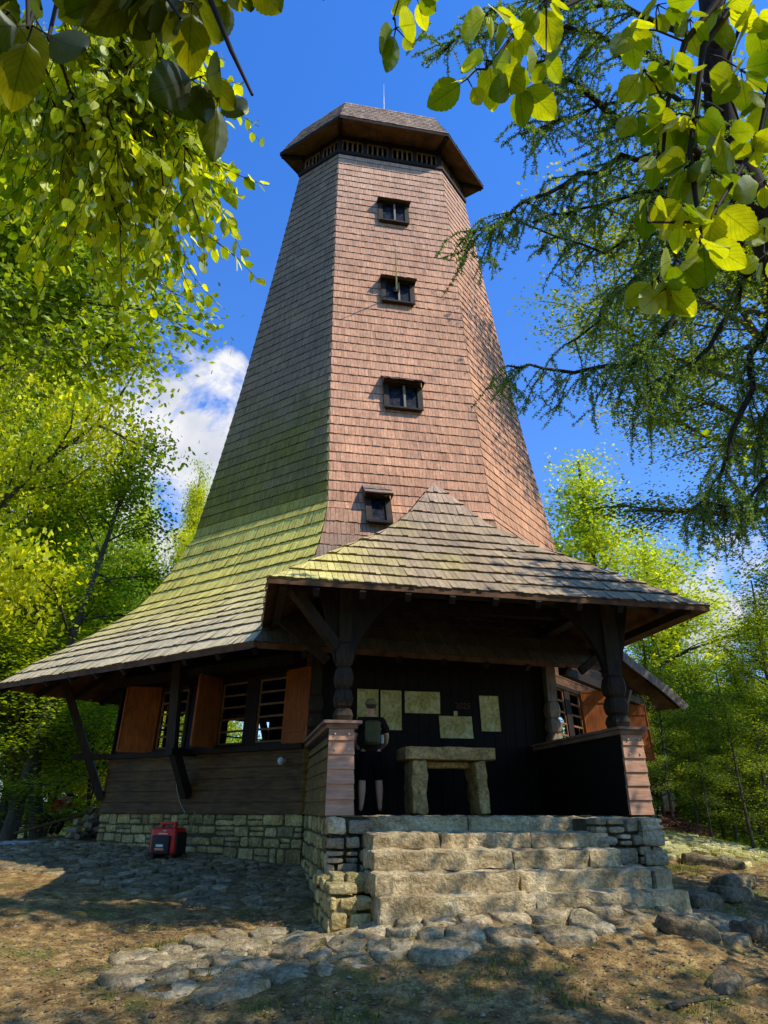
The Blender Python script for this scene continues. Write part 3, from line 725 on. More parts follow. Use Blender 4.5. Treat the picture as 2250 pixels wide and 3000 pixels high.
for rows, sd in ((fr_rows, 91), (l_rows, 92), (r_rows, 93)):
    shingles(PR, rows, .09, colporch, sd, kick=.03, jit=.014, dark=.3); 
    PRb.grid([[L - Vector((0, 0, .01)), R - Vector((0, 0, .01))] for L, R in rows], smooth=False)
    PRb.grid([[L - Vector((0, 0, .07)), R - Vector((0, 0, .07))] for L, R in rows][::-1], smooth=False)
    L, R = rows[-1]; dz = Vector((0, 0, .07)); PRb.poly([L - dz, R - dz, R, L])
PR.build('porch_roof', M['shingle']); PRb.build('porch_soffit', M['planks'])
for x in [ax_ + q * .62 for q in range(-4, 6)]:
    dq = abs(x - ax_) / 1.05; b = TB()
    for i in range(len(dv) - 1):
        if dv[i] < dq: continue
        b.beam((x, ay_ - dv[i], zprof(dv[i]) - .17), (x, ay_ - dv[i + 1], zprof(dv[i + 1]) - .17), .08, .1)
    if b.v: b.build('porch_rafter', M['darkwood'])
# ------------------------------------------------------------------ stone steps
steps = thing('stone_steps', 'broad flight of five rough granite steps leading up into the porch', 'steps', (3.0, 8.6, -.9))
SO = Vector((3.0, 8.6, -.9))
def step(x0, x1, yf, yb, zt, zb_, cuts, seed):
    mb = MB(); r = random.Random(seed); xs = [x0] + cuts + [x1]; axs = (Vector((1, 0, 0)), Vector((0, 1, 0)), Vector((0, 0, 1)))
    for a, b_ in zip(xs, xs[1:]):
        w = b_ - a; yy = yf + r.uniform(-.02, .02); dz = r.uniform(-.008, .006)
        v = r.uniform(.85, 1.12)
        rblock(mb, Vector(((a + b_) / 2, (yy + yb) / 2, (zt + zb_) / 2 + dz)) - SO, (w / 2 - .006, (yb - yy) / 2, (zt - zb_) / 2), axs, .018, .032, r.random() * 40, (max(6, int(w / .045)), 8, 9), (v, v * .99, v * .96), 5.5)
    mb.build('step', M['stepstone'], steps)
step(1.62, 5.2, 9.35, 10.1, -.015, -.21, [2.9, 4.45], 1)
step(1.54, 4.45, 8.62, 9.45, -.185, -.36, [2.35, 3.45], 2)
step(1.47, 4.35, 8.18, 8.9, -.345, -.535, [3.05, 3.95], 3)
step(1.42, 4.72, 7.8, 8.5, -.525, -.735, [2.95, 4.02, 4.5], 4)
step(1.42, 4.72, 7.52, 8.1, -.715, -1.12, [3.02, 4.3], 5)
lw = TB()
rubble(lw, Vector((1.0, 8.0, 0)), Vector((1, 0, 0)), Vector((0, -1, 0)), .42, lambda s: -1.2, -.74, 55, .3, (.13, .2), (.16, .3)); rubble(lw, Vector((1.06, 8.35, 0)), Vector((1, 0, 0)), Vector((0, -1, 0)), .38, lambda s: -.74, -.56, 56, .3, (.15, .2), (.14, .26))
rubble(lw, Vector((1.02, 9.4, 0)), Vector((0, -1, 0)), Vector((-1, 0, 0)), 1.4, lambda s: -1.25, -.62, 57, .3, (.12, .22), (.16, .36))
for x0_, x1_, y0_, y1_, z_ in ((1.1, 1.42, 8.1, 9.3, -.78), (1.12, 1.42, 8.5, 9.3, -.6)): lw.box(x0_, x1_, y0_, y1_, -1.4, z_)
lw.build('stair_cheek', M['masonry'])
# ------------------------------------------------------------------ things in the porch
table = thing('stone_table', 'massive stone slab table on two rough upright stone legs in the porch', 'stone table', (3.3, 11.4, 0))
AX = (Vector((1, 0, 0)), Vector((0, 1, 0)), Vector((0, 0, 1)))
def tb(name, cx, cy, cz, hx, hy, hz, seed, amp=.02, rad=.03, tilt=0, div=(14, 6, 10), fr=5):
    mb = MB(); R = Matrix.Rotation(tilt, 3, 'Y'); rblock(mb, Vector((cx - 3.3, cy - 11.4, cz)), (hx, hy, hz), tuple(R @ a for a in AX), rad, amp, seed, div, (1.35, 1.15, .8), fr); return mb.build(name, M['stepstone'], table)
tb('tabletop', 3.22, 11.42, .875, .735, .34, .1, 3, .012)
tb('leg', 2.72, 11.4, .385, .13, .28, .395, 8, .035, .05, .02); tb('leg', 3.73, 11.4, .385, .1, .28, .395, 12, .03, .05, -.09)
tb('stretcher', 3.22, 11.5, .72, .45, .12, .05, 20, .01)
pm = NT('crumpled_green_sheet'); _v = pm.coord((1, 1, 1)); _a = pm.noise(_v, 7, 6, .65, 1.2); _b = pm.noise(_v, 22, 4, .6)
pm.bsdf(pm.ramp(_a, [(.35, (.55, .42, .1)), (.5, (.85, .7, .25)), (.65, (1, .9, .5))]), .7, _a, 1.0, .06, .35); M['sheet'] = pm.m
def sheet(x0, x1, z0, z1, label, sk=0):
    P = []
    for i in range(13):
        row = []
        for j in range(13):
            x = lerp(x0, x1, j / 12) + sk * (i / 12 - .5); z = lerp(z0, z1, i / 12); row.append((x - x0, -.012 * abs(noise.noise(Vector((x * 7, z * 7, 2)))) * 2 - .012, z - z0))
        P.append(row)
    mb = MB(); mb.grid(P); o = mb.build('notice_sheet', M['sheet'], None, (x0, 12.525, z0)); tag(o, label, 'notice', 'pale sheets pinned to the porch back wall')
sheet(1.95, 2.33, 1.38, 2.04, 'pale green upright sheet on porch wall, partly hidden behind the standing man')
sheet(2.37, 2.75, 1.35, 2.03, 'tall pale green crumpled sheet just right of the standing man')
sheet(2.81, 3.46, 1.645, 2.025, 'wide landscape sheet in the upper row on the dark porch wall')
sheet(3.44, 4.05, 1.23, 1.61, 'lower landscape sheet hanging under the year numerals, above the table', -.02)
sheet(4.21, 4.575, 1.36, 1.985, 'separate upright sheet farthest right on the porch wall', -.02)
mb = MB(); mb.box(0, .07, -.02, -.005, 0, .085); tag(mb.build('paper_tag', M['sheet'], None, (3.71, 12.525, 1.615)), 'tiny pale square tag above the lower landscape sheet', 'tag')
def text_mesh(name, body, size, mat, loc, rot, ext=.006):
    cu = bpy.data.curves.new(name + '_c', 'FONT'); cu.body = body; cu.size = size; cu.extrude = ext
    to = bpy.data.objects.new(name + '_t', cu); COL.objects.link(to); dg = bpy.context.evaluated_depsgraph_get()
    me = bpy.data.meshes.new_from_object(to.evaluated_get(dg)); bpy.data.objects.remove(to); bpy.data.curves.remove(cu)
    me.materials.clear(); me.materials.append(mat); o = link(name, me, None, loc); o.rotation_euler = rot; return o
yr = text_mesh('year_numerals', '2025', .145, mat_plain('dull_rust_paint', (.16, .06, .03), .6), (3.74, 12.51, 1.745), (radians(90), 0, 0))
tag(yr, 'rusty numerals reading 2025 fixed to the dark porch wall', 'numerals')
# security lamp on the left wall
P, Q, d, n, L = face_frame(5); lp = ptw(P, d, n, L - .44, .05, .84)
cam_ = thing('security_lamp', 'small white dome lamp on the dark boards left of the porch', 'lamp', lp, atan2(n.y, n.x) + pi / 2)
mb = MB(); mb.tube([(0, .04, 0), (0, -.05, 0)], .035, 10); mb.build('bracket', mat_plain('white_plastic', (.75, .76, .78), .4), cam_)
mb = MB(); rr_ = [[Vector((.06 * sin(t) * cos(p_), -.07 + .06 * sin(t) * sin(p_), .02 - .075 * (1 - cos(t)) * .9 + .04)) for p_ in [2 * pi * i / 12 for i in range(12)]] for t in [pi * (.02 + .96 * j / 8) for j in range(9)]]
mb.grid(rr_, closed=True); mb.build('dome', mat_plain('white_plastic_dome', (.7, .74, .8), .3), cam_)
# ------------------------------------------------------------------ vegetation
def pdir(px, py): return _dir0(px, py)
def _dir0(px, py):
    f, p, s = 1510., radians(23.), radians(11.)
    F = Vector((sin(s) * cos(p), cos(s) * cos(p), sin(p))); R = Vector((cos(s), -sin(s), 0)); U = R.cross(F)
    return (R * (px - 829.5) - U * (py - 1106) + F * f) / f
def at(px, py, depth): return Vector((0, 0, .08)) + _dir0(px, py) * depth      # depth along the view axis, metres
def az_pos(px, dist):
    """ground point seen at column px on the horizon"""
    a = radians(11) + math.atan((px - 829.5) / 1640.); return dist * sin(a), dist * cos(a)
R8 = np.random.RandomState(11)
def leaf_quads(C, size, flat=.5, aspect=.62, rs=R8, droop=0.0):
    """C (n,3) centres -> (n,4,3) rhombic leaves; flat: 1 = horizontal leaves, 0 = random"""
    n = len(C); a = rs.uniform(0, 2 * np.pi, n)
    nrm = rs.normal(size=(n, 3)); nrm /= np.linalg.norm(nrm, axis=1)[:, None]; nrm = nrm * (1 - flat) + np.array([0, 0, 1.0]) * flat; nrm /= np.linalg.norm(nrm, axis=1)[:, None]
    d = np.stack([np.cos(a), np.sin(a), -droop + 0 * a], -1); d -= nrm * (d * nrm).sum(1)[:, None]; d /= np.linalg.norm(d, axis=1)[:, None]
    s = np.cross(nrm, d); L = (size * rs.uniform(.65, 1.25, n))[:, None]; W = L * aspect
    return np.stack([C - d * L * .5, C + s * W * .5 + nrm * L * .06, C + d * L * .5, C - s * W * .5 + nrm * L * .06], 1)
def limb(rs, p, d, L, n=7, up=.0, wig=.14):
    """curved polyline"""
    pts = [Vector(p)]; d = Vector(d).normalized()
    for i in range(n):
        d = (d + Vector((rs.normal() * wig, rs.normal() * wig, rs.normal() * wig * .6 + up))).normalized(); pts.append(pts[-1] + d * (L / n))
    return pts
def make_tree(seed, Ht, base, Rc, nleaf, lsize, nl=18, flat=.45, col=((.05, .1, .012), (.14, .22, .03)), spray=.55, lean=(0, 0), form=1.0, tr=.02, sparse=1.0, up=.05):
    rs = np.random.RandomState(seed); mb = MB(); tips = []
    tp = [Vector((lean[0] * t * t * Ht + .12 * math.sin(5 * t + seed), lean[1] * t * t * Ht + .12 * math.cos(4 * t + seed), Ht * .93 * t)) for t in [i / 9 for i in range(10)]]
    r0 = tr * Ht; mb.tube(tp, [r0 * (1.35 if i == 0 else 1) * (1 - .9 * i / 9) for i in range(10)], 7)
    def tpos(t): k = min(8, int(t * 9)); return tp[k].lerp(tp[k + 1], t * 9 - k)
    for i in range(nl):
        t = base + (1 - base) * ((i + .5) / nl) ** .9; a = i * 2.4 + rs.uniform(-.5, .5); u = (t - base) / (1 - base)
        rad = Rc * (math.sin(min(1, (u + .12) * 1.15) * pi) ** .6 if form > 0 else (1 - u * .85)) * rs.uniform(.7, 1.15) + .25
        p = tpos(min(.99, t * .93)); el = rs.uniform(.15, .55) + .5 * u
        pl = limb(rs, p, (cos(a) * cos(el), sin(a) * cos(el), sin(el)), rad * 1.15, 7, -.03 + up * u); r1 = r0 * .34 * (1 - .6 * u)
        mb.tube(pl, [r1 * (1 - .85 * k / 7) + .006 for k in range(8)], 5, cap=False)
        m = int(3 + rad * 1.4)
        for j in range(m):
            v = .25 + .75 * (j + .5) / m; k = min(6, int(v * 7)); q = pl[k].lerp(pl[k + 1], v * 7 - k); sa = a + (1 if j % 2 else -1) * rs.uniform(.4, 1.2)
            sl = rad * rs.uniform(.25, .5) * (1.2 - v * .5)
            sp = limb(rs, q, (cos(sa), sin(sa), rs.uniform(-.1, .5)), sl, 4, 0)
            mb.tube(sp, [r1 * .3 * (1 - .8 * k / 4) + .004 for k in range(5)], 4, cap=False)
            for w_ in (.35, .7, 1.0): k = min(3, int(w_ * 4 - 1e-6)); tips.append((sp[k].lerp(sp[k + 1], w_ * 4 - k), u, math.hypot(sp[-1].x, sp[-1].y)))
        tips.append((pl[-1], u, 1)); tips.append((pl[-2], u, 1))
    tips = [t for t in tips if rs.rand() < sparse] + [(tpos(v) + Vector((rs.normal() * .35, rs.normal() * .35, rs.normal() * .2)), 1, 1) for v in list(np.linspace(.72, .999, 14)) for _ in (0, 1)]
    nt_ = len(tips); per = max(6, nleaf // nt_); C = []; Cc = []
    c0, c1 = np.array(col[0]), np.array(col[1])
    for (p, u, _) in tips:
        k = int(per * rs.uniform(.5, 1.5)); sp = spray * rs.uniform(.7, 1.25); g = rs.normal(size=(k, 3)) * np.array([sp, sp, sp * .38]); C.append(np.array(p) + g)
        b = np.clip(rs.normal(.45, .34), 0, 1); cc = c0 + (c1 - c0) * b; Cc.append(np.tile(cc, (k, 1)) * rs.uniform(.7, 1.3, (k, 1)))
    C = np.concatenate(C); Cc = np.concatenate(Cc)
    Q = leaf_quads(C, lsize, flat, rs=rs)
    return mb, Q, Cc
def tree_kind(key, name, bark, **kw):
    mb, Q, Cc = make_tree(**kw); root = bpy.data.objects.new(name, None); root.empty_display_size = .3
    o = mb.build('trunk', M[bark], root); me = quads_mesh('crown', Q, Cc, M['leaf']); c = link('crown', me, root)
    return root, o, c
KIND = {}
def proto(key, name, bark='bark', **kw): KIND[key] = tree_kind(key, name, bark, **kw)
RG = ((.035, .08, .012), (.34, .46, .03)); YG = ((.26, .33, .012), (.72, .74, .03)); MG = ((.1, .18, .015), (.36, .48, .03)); BY = ((.26, .36, .03), (.6, .68, .07))
proto('maple', 'maple_tree', seed=3, Ht=22, base=.1, Rc=6.2, nleaf=95000, lsize=.16, nl=34, flat=.35, col=YG, spray=.62)
proto('maple_dark', 'broadleaf_tree', seed=5, Ht=20, base=.12, Rc=5.4, nleaf=70000, lsize=.16, nl=30, flat=.3, col=MG, spray=.6)
proto('beech', 'beech_tree', seed=8, Ht=21, base=.16, Rc=5.6, nleaf=34000, lsize=.15, nl=30, flat=.7, col=RG, spray=.62)
proto('beech_high', 'beech_tree', seed=28, Ht=22, base=.36, Rc=6.4, nleaf=90000, lsize=.14, nl=34, flat=.75, col=((.09, .15, .015), (.34, .38, .04)), spray=.6)
proto('shade', 'young_tree', seed=44, Ht=16, base=.3, Rc=3.6, nleaf=4200, lsize=.2, nl=14, flat=.5, col=MG, spray=.42, sparse=.55)
proto('young', 'young_tree', seed=12, Ht=17, base=.16, Rc=3.6, nleaf=26000, lsize=.15, nl=22, flat=.4, col=BY, spray=.5, sparse=.85)
proto('slim', 'slender_tree', seed=17, Ht=16, base=.2, Rc=2.8, nleaf=10000, lsize=.15, nl=18, flat=.65, col=RG, spray=.5, tr=.011)
proto('under', 'understorey_shrub', seed=21, Ht=5.5, base=.05, Rc=2.4, nleaf=12000, lsize=.13, nl=16, flat=.7, col=MG, spray=.4, tr=.012)
_used = set()
HT = dict(shade=16, maple=22, maple_dark=20, beech=21, beech_high=22, young=17, slim=16, under=5.5)
def plant(key, px, dist, scale, label, cat='tree', group=None, rot=None, lean=(0, 0), zoff=0, xy=None, w=None):
    root, tr_, cr_ = KIND[key]; x, y = xy if xy else az_pos(px, dist)
    if scale > 20:   # scale given as the pixel row its top reaches
        e = radians(23) + math.atan((1106 - scale) / 1510.); scale = (.08 + dist * math.tan(e) - H(x, y)) / HT[key] * .97
    o = root.copy(); COL.objects.link(o); o.location = (x, y, H(x, y) - .15 + zoff)
    o.rotation_euler = (lean[0], lean[1], rnd.uniform(0, 6.28) if rot is None else rot); w = w or min(scale, 1.0); o.scale = (w, w, scale)
    for ch in (tr_, cr_):
        if key not in _used: c = ch; c.parent = o
        else: c = ch.copy(); COL.objects.link(c); c.parent = o
    _used.add(key); tag(o, label, cat, group); return o
# left side
plant('maple', -340, 22, 180, w=.88, label='large bright yellow-green maple filling the left edge beside the tower', rot=.6)
plant('maple_dark', -130, 28, 790, w=.82, label='broad darker green tree just behind the bright maple, its crown under the cloud', rot=2.2)
plant('young', 215, 40, 1010, w=.9, label='loose pale tree between the dark crown and the tower wall', rot=1.0)
plant('maple', 350, 40, 955, w=.5, label='compact green tree rising directly left of the tower shaft, behind the skirt roof', rot=3.9)
plant('maple_dark', 190, 34, 1160, 'mid-green tree low behind the left skirt eave', rot=4.4)
plant('maple', 10, 24, 1100, w=.55, label='bright low maple right above the left eave tip of the tower', rot=2.9)
plant('slim', 30, 19, .85, 'leaning trunk with sunlit bark at the left edge behind the paving', rot=1.2, lean=(0, radians(13)))
plant('slim', 85, 20.5, .8, 'second leaning dark trunk just right of the sunlit one at left', rot=2.4, lean=(0, radians(14)))
GL = 'trees of the dense wood left of the tower'
for i, (px, d, s, k) in enumerate([(-60, 34, 800, 'beech'), (110, 42, 1050, 'beech'), (-170, 38, 500, 'maple_dark'), (270, 48, 1180, 'beech'), (390, 52, 1120, 'maple_dark'), (170, 29, 1280, 'maple')]):
    plant(k, px, d, s, 'leafy tree standing in the dense green wood left of the tower', group=GL)
for i, (px, d, s) in enumerate([(20, 21, 1.0), (110, 24, .9), (190, 23, 1.0), (-60, 20, 1), (60, 28, 1.3), (230, 28, .9), (150, 33, 1.3)]):
    plant('under', px, d, s, 'leafy shrub growing low among the trunks left of the tower', 'shrub', 'shrubs under the left wood')
# right side
plant('young', 1340, 31, 950, w=1.35, label='young yellow-green tree rising right beside the tower above the porch roof', rot=.3)
plant('young', 1470, 34, 1110, w=1.0, label='smaller pale tree over the right end of the porch roof', rot=2.0)
plant('beech_high', 1960, 23, 400, w=1.0, label='tall beech with yellowish layered sprays high at the right edge', rot=1.1)
plant('beech', 1640, 27, 1400, 'layered beech below the cloud gap, right of the porch roof tip', rot=3.3)
plant('beech', 1440, 25, 1330, 'low spreading beech beneath the porch eave on the right', rot=5.1)
plant('maple_dark', 1500, 36, 1300, 'rounded mid-green tree low behind the right porch eave', rot=5.1)
GR = 'slender trees of the wood right of the tower'
for i, (px, d, s, k) in enumerate([(1398, 19, 1480, 'slim'), (1432, 21, 1430, 'slim'), (1452, 20, 1400, 'slim'), (1500, 22, 1420, 'slim'), (1530, 18, 1500, 'slim'), (1575, 22, 1470, 'slim'), (1615, 17, 1460, 'slim'), (1650, 20, 1400, 'slim'), (1700, 18, 1280, 'slim'), (1560, 28, 1400, 'slim'), (1640, 34, 1400, 'beech'), (1720, 28, 1250, 'beech'), (1340, 32, 1290, 'beech'), (1800, 22, 1200, 'beech')]):
    plant(k, px, d, s, 'slender dark-trunked tree standing in the wood right of the tower', group=GR, lean=(radians(rnd.uniform(-4, 4)), radians(rnd.uniform(-7, 2))))
for i, (px, d, s) in enumerate([(1420, 25, .8), (1500, 27, .9), (1560, 25, .8), (1640, 23, .8), (1390, 28, 1.0), (1600, 29, 1.1), (1480, 34, 1.3), (1700, 24, 1), (1540, 37, 1.4)]):
    plant('under', px, d, s, 'leafy shrub growing low among the trunks right of the tower', 'shrub', 'shrubs under the right wood')
# behind the tower (seen through the windows and the porch)
for i, (px, d, s, k) in enumerate([(560, 44, .5, 'beech'), (700, 40, .45, 'beech'), (850, 44, .45, 'maple_dark')]):
    plant(k, px, d, s, 'low tree glimpsed behind the tower through its windows', group='trees behind the tower')
# ---------------------------------------------------------------- leafy branches close overhead
def leaf_mesh_pts(L, W, seed, nu=5, nv=11):
    r = random.Random(seed); P = []; UV = []; cup = r.uniform(.04, .14); bend = r.uniform(-.15, .38); tw = r.uniform(-.2, .2)
    for i in range(nv):
        v = i / (nv - 1); prof_ = (math.sin(pi * v ** .82)) ** .72 if 0 < v < 1 else 0
        w_ = W * prof_ * (1 + (.035 if i % 2 else -.035)); row = []; uvr = []
        for j in range(nu):
            u = -1 + 2 * j / (nu - 1); row.append(Vector((u * w_ / 2, v * L, -bend * L * v * v + cup * W * u * u + .02 * L * math.sin(v * 24) * abs(u) * .35 + tw * u * w_ * v * .5))); uvr.append((.5 + u / 2 * .98, v))
        P.append(row); UV.append(uvr)
    return P, UV
class LeafMesh:
    def __init__(s): s.v = []; s.f = []; s.uv = []; s.c = []
    def leaf(s, base, d, nrm, L, col, seed, nu=5, nv=17, asp=.7):
        d = Vector(d).normalized(); nrm = Vector(nrm); x = d.cross(nrm); 
        if x.length < 1e-3: x = d.cross(Vector((1, 0, 0)))
        x.normalize(); z = x.cross(d); P, UV = leaf_mesh_pts(L, L * asp, seed, nu, nv); n = len(s.v)
        for row in P:
            for p in row: s.v.append(tuple(base + x * p.x + d * p.y + z * p.z))
        for i in range(nv - 1):
            for j in range(nu - 1):
                s.f.append((n + i * nu + j, n + i * nu + j + 1, n + (i + 1) * nu + j + 1, n + (i + 1) * nu + j)); s.uv += [UV[i][j], UV[i][j + 1], UV[i + 1][j + 1], UV[i + 1][j]]; s.c.append(col)
    def build(s, name, mat, parent):
        me = bpy.data.meshes.new(name); me.from_pydata(s.v, [], s.f); me.materials.append(mat)
        ul = me.uv_layers.new(name='UVMap'); ul.data.foreach_set('uv', np.array(s.uv, np.float32).ravel())
        at_ = me.color_attributes.new('Col', 'FLOAT_COLOR', 'CORNER'); c = np.ones((len(s.f), 4), np.float32); c[:, :3] = np.array(s.c); at_.data.foreach_set('color', np.repeat(c, 4, axis=0).ravel())
        me.polygons.foreach_set('use_smooth', [True] * len(s.f)); me.update(); return link(name, me, parent)
LSHADE = 1.0  # leaf colour factor: light and shade painted in per branch
def lcol(r): return tuple(v * LSHADE for v in mixc((.12, .2, .01), (.58, .62, .03), r.random() ** 1.4))
CAMP = Vector((0, 0, .08))
def spray_at(lm, st_, r, p, n, L, hang, spread=1.0, face=.55):
    """cluster of n leaves hanging at p; blades roughly face the sky/camera"""
    for i in range(n):
        a = 2 * pi * (i + r.uniform(-.3, .3)) / n; d = Vector((cos(a) * spread, sin(a) * spread * .7, -hang * r.uniform(.5, 1.3))).normalized()
        tocam = (CAMP - p).normalized(); nn = (Vector((0, 0, 1)) * (1 - face) + tocam * face * -1 + Vector((r.uniform(-.5, .5), r.uniform(-.5, .5), r.uniform(-.3, .3)))).normalized()
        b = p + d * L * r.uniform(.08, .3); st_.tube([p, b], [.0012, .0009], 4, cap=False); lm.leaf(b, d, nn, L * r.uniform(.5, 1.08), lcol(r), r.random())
def twig(st_, pts, r0, r1): st_.tube(pts, [lerp(r0, r1, i / (len(pts) - 1)) for i in range(len(pts))], 6, cap=False)
def overhang(name, label, seed, twigs, clusters, root, trunk=None):
    t = thing(name, label, 'beech branch' if trunk is None else 'tree', root); off = Vector(root); lm = LeafMesh(); st_ = MB(); r = random.Random(seed)
    for pl, r0, r1 in twigs:
        P = [p - off for p in pl]; twig(st_, P, r0, r1)
    lmo = LeafMesh()
    for (p, n, L, hang, sp, fc) in clusters: 
        n0 = len(lm.v); k0 = len(st_.v); spray_at(lm, st_, r, p, n, L, hang, sp, fc)
        lm.v[n0:] = [tuple(Vector(q) - off) for q in lm.v[n0:]]; st_.v[k0:] = [tuple(Vector(q) - off) for q in st_.v[k0:]]
    st_.build('branch', M['twig'], t); lm.build('foliage', M['nearleaf'], t)
    if trunk: trunk(t, off)
    return t
def A(*a): return at(*a)
# right-hand beech branch with big sunlit leaves
r = random.Random(5)
tw = [([A(1800, -220, 1.5), A(1600, -60, 1.35), A(1480, 90, 1.3), A(1440, 230, 1.25), A(1430, 360, 1.22)], .009, .003), ([A(1700, -150, 1.5), A(1520, 100, 1.3), A(1490, 330, 1.2), A(1515, 520, 1.15), A(1450, 640, 1.1)], .008, .002),
      ([A(1850, -100, 1.5), A(1690, 60, 1.3), A(1640, 300, 1.25), A(1530, 480, 1.15), A(1400, 480, 1.1)], .007, .002), ([A(1500, -150, 1.4), A(1380, -60, 1.3), A(1120, 60, 1.2), A(1050, 150, 1.15)], .006, .002),
      ([A(1380, -60, 1.3), A(1180, -40, 1.2), A(1180, 130, 1.15)], .004, .0015), ([A(1850, 300, 1.4), A(1700, 480, 1.2), A(1650, 560, 1.15)], .006, .002), ([A(1180, -120, 1.3), A(880, -60, 1.15), A(850, 40, 1.1)], .004, .0012),
      ([A(1620, 0, 1.4), A(1560, 160, 1.6), A(1610, 300, 1.7)], .005, .002)]
cl = []
for px, py, dp, n, L in [(855, 60, 1.1, 4, .075), (900, -10, 1.15, 4, .07), (1010, 170, 1.15, 3, .075), (1055, 130, 1.15, 4, .085), (1110, 60, 1.18, 4, .08), (1120, 170, 1.15, 4, .075), (1060, 20, 1.2, 4, .075), (1175, 0, 1.2, 5, .08), (1170, 120, 1.15, 4, .07),
                         (1360, 60, 1.25, 5, .07), (1420, 10, 1.3, 5, .075), (1490, 40, 1.3, 5, .08), (1560, 20, 1.35, 5, .085), (1630, 40, 1.35, 5, .085), (1390, 150, 1.25, 5, .075), (1450, 130, 1.25, 5, .07), (1520, 150, 1.28, 5, .075), (1600, 150, 1.3, 5, .08), (1650, 200, 1.3, 5, .08),
                         (1380, 240, 1.25, 5, .075), (1440, 260, 1.25, 6, .075), (1500, 250, 1.22, 5, .075), (1560, 290, 1.22, 5, .08), (1620, 290, 1.25, 5, .08), (1420, 330, 1.2, 5, .075), (1480, 360, 1.2, 5, .075), (1540, 370, 1.2, 5, .075), (1650, 390, 1.2, 4, .075),
                         (1400, 430, 1.15, 5, .08), (1470, 440, 1.15, 5, .075), (1540, 440, 1.15, 5, .085), (1520, 520, 1.12, 4, .075), (1470, 480, 1.15, 4, .07), (1460, 560, 1.1, 5, .075), (1420, 600, 1.1, 5, .075), (1440, 620, 1.1, 4, .065), (1655, 550, 1.12, 4, .075), (1660, 470, 1.15, 3, .07)]:
    p = A(px, py, dp); cl.append((p, n, L * .88, 1.0, .9, r.uniform(.3, .8)))
    j = min(range(len(tw)), key=lambda k: min((q - p).length for q in tw[k][0])); q = min(tw[j][0], key=lambda q: (q - p).length); tw.append(([q, q.lerp(p, .5) + Vector((0, 0, .012)), p], .0022, .0012))
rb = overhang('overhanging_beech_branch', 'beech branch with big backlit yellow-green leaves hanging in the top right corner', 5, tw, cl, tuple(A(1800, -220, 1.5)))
LSHADE = .3  # shade of the near left branch painted into its leaves
# left branch: very near leaves with painted-in shade at the top, smaller drooping leafy twigs beyond
tw = [([A(330, -300, 1.2), A(430, -60, 1.0), A(500, 110, .95), A(545, 205, .92)], .006, .002), ([A(330, -300, 1.2), A(350, -20, 1.0), A(390, 40, .95)], .004, .002), ([A(100, -260, 1.0), A(60, -40, .8), A(60, 60, .75)], .004, .002), ([A(430, -60, 1.0), A(600, -40, 1.05), A(700, 0, 1.1)], .003, .001)]
cl = []
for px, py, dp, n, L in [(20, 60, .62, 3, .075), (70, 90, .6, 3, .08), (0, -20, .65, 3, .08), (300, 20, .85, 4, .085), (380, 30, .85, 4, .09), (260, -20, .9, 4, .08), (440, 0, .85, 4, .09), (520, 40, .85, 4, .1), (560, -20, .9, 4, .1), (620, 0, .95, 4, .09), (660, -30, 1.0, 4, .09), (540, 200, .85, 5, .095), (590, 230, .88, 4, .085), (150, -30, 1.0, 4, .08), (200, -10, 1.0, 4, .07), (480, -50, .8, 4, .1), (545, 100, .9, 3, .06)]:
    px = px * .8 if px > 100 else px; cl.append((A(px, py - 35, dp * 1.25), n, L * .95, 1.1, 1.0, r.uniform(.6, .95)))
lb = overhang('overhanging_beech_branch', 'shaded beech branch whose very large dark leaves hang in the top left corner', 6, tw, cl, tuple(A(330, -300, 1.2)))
LSHADE = 1.3  # drooping twigs: leaf colour lifted as if lit
def drooping(name, label, seed, starts, depth0, depth1, L, nper, root_px):
    """fan of drooping twigs carrying alternate leaves"""
    r = random.Random(seed); root = at(*root_px); t = thing(name, label, 'beech branch', root); lm = LeafMesh(); st_ = MB()
    for (x0, y0, x1, y1, k) in starts:
        k = int(k * .72); y1 -= 95; x1 -= 55; x0 -= 40; P0 = at(x0, y0, depth0 * r.uniform(.9, 1.1)); P1 = at(x1, y1, depth1 * r.uniform(.85, 1.15)); main = []
        for i in range(9): q = i / 8; main.append(P0.lerp(P1, q) + Vector((r.uniform(-.03, .03), r.uniform(-.03, .03), .22 * math.sin(pi * q) * (P0 - P1).length * .3 + r.uniform(-.02, .02))) - root)
        st_.tube([Vector((0, 0, 0)) + (main[0]) * .5, main[0]], [.014, .009], 6, cap=False); twig(st_, main, .009, .0025)
        for m in range(k):
            v = r.uniform(.12, 1); j = min(7, int(v * 8)); q = main[j].lerp(main[j + 1], v * 8 - j); dv = (main[-1] - main[0]).normalized(); sd_ = Vector((r.uniform(-1, 1), r.uniform(-1, 1), r.uniform(-.9, .25))).normalized(); dd = (dv * .9 + sd_ * .8 + Vector((0, 0, -.05))).normalized(); ln = r.uniform(.25, .75)
            tp_ = [q]; 
            for i in range(5): dd = (dd + Vector((r.uniform(-.15, .15), r.uniform(-.15, .15), -.03))).normalized(); tp_.append(tp_[-1] + dd * ln / 5)
            twig(st_, tp_, .0035, .001)
            for i in range(nper):
                v2 = (i + .5) / nper; jj = min(4, int(v2 * 5)); b = tp_[jj].lerp(tp_[jj + 1], v2 * 5 - jj); sdn = dd.cross(Vector((0, 0, 1))); ld = (dd * .7 + sdn * (1 if i % 2 else -1) + Vector((0, 0, -.35 + r.uniform(-.3, .3)))).normalized()
                nn = (Vector((0, 0, 1)) + Vector((r.uniform(-1, 1), r.uniform(-1, 1), 0))).normalized()
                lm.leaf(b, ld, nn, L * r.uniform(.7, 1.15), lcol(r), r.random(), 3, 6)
    st_.build('branch', M['twig'], t); lm.build('foliage', M['nearleaf'], t); return t
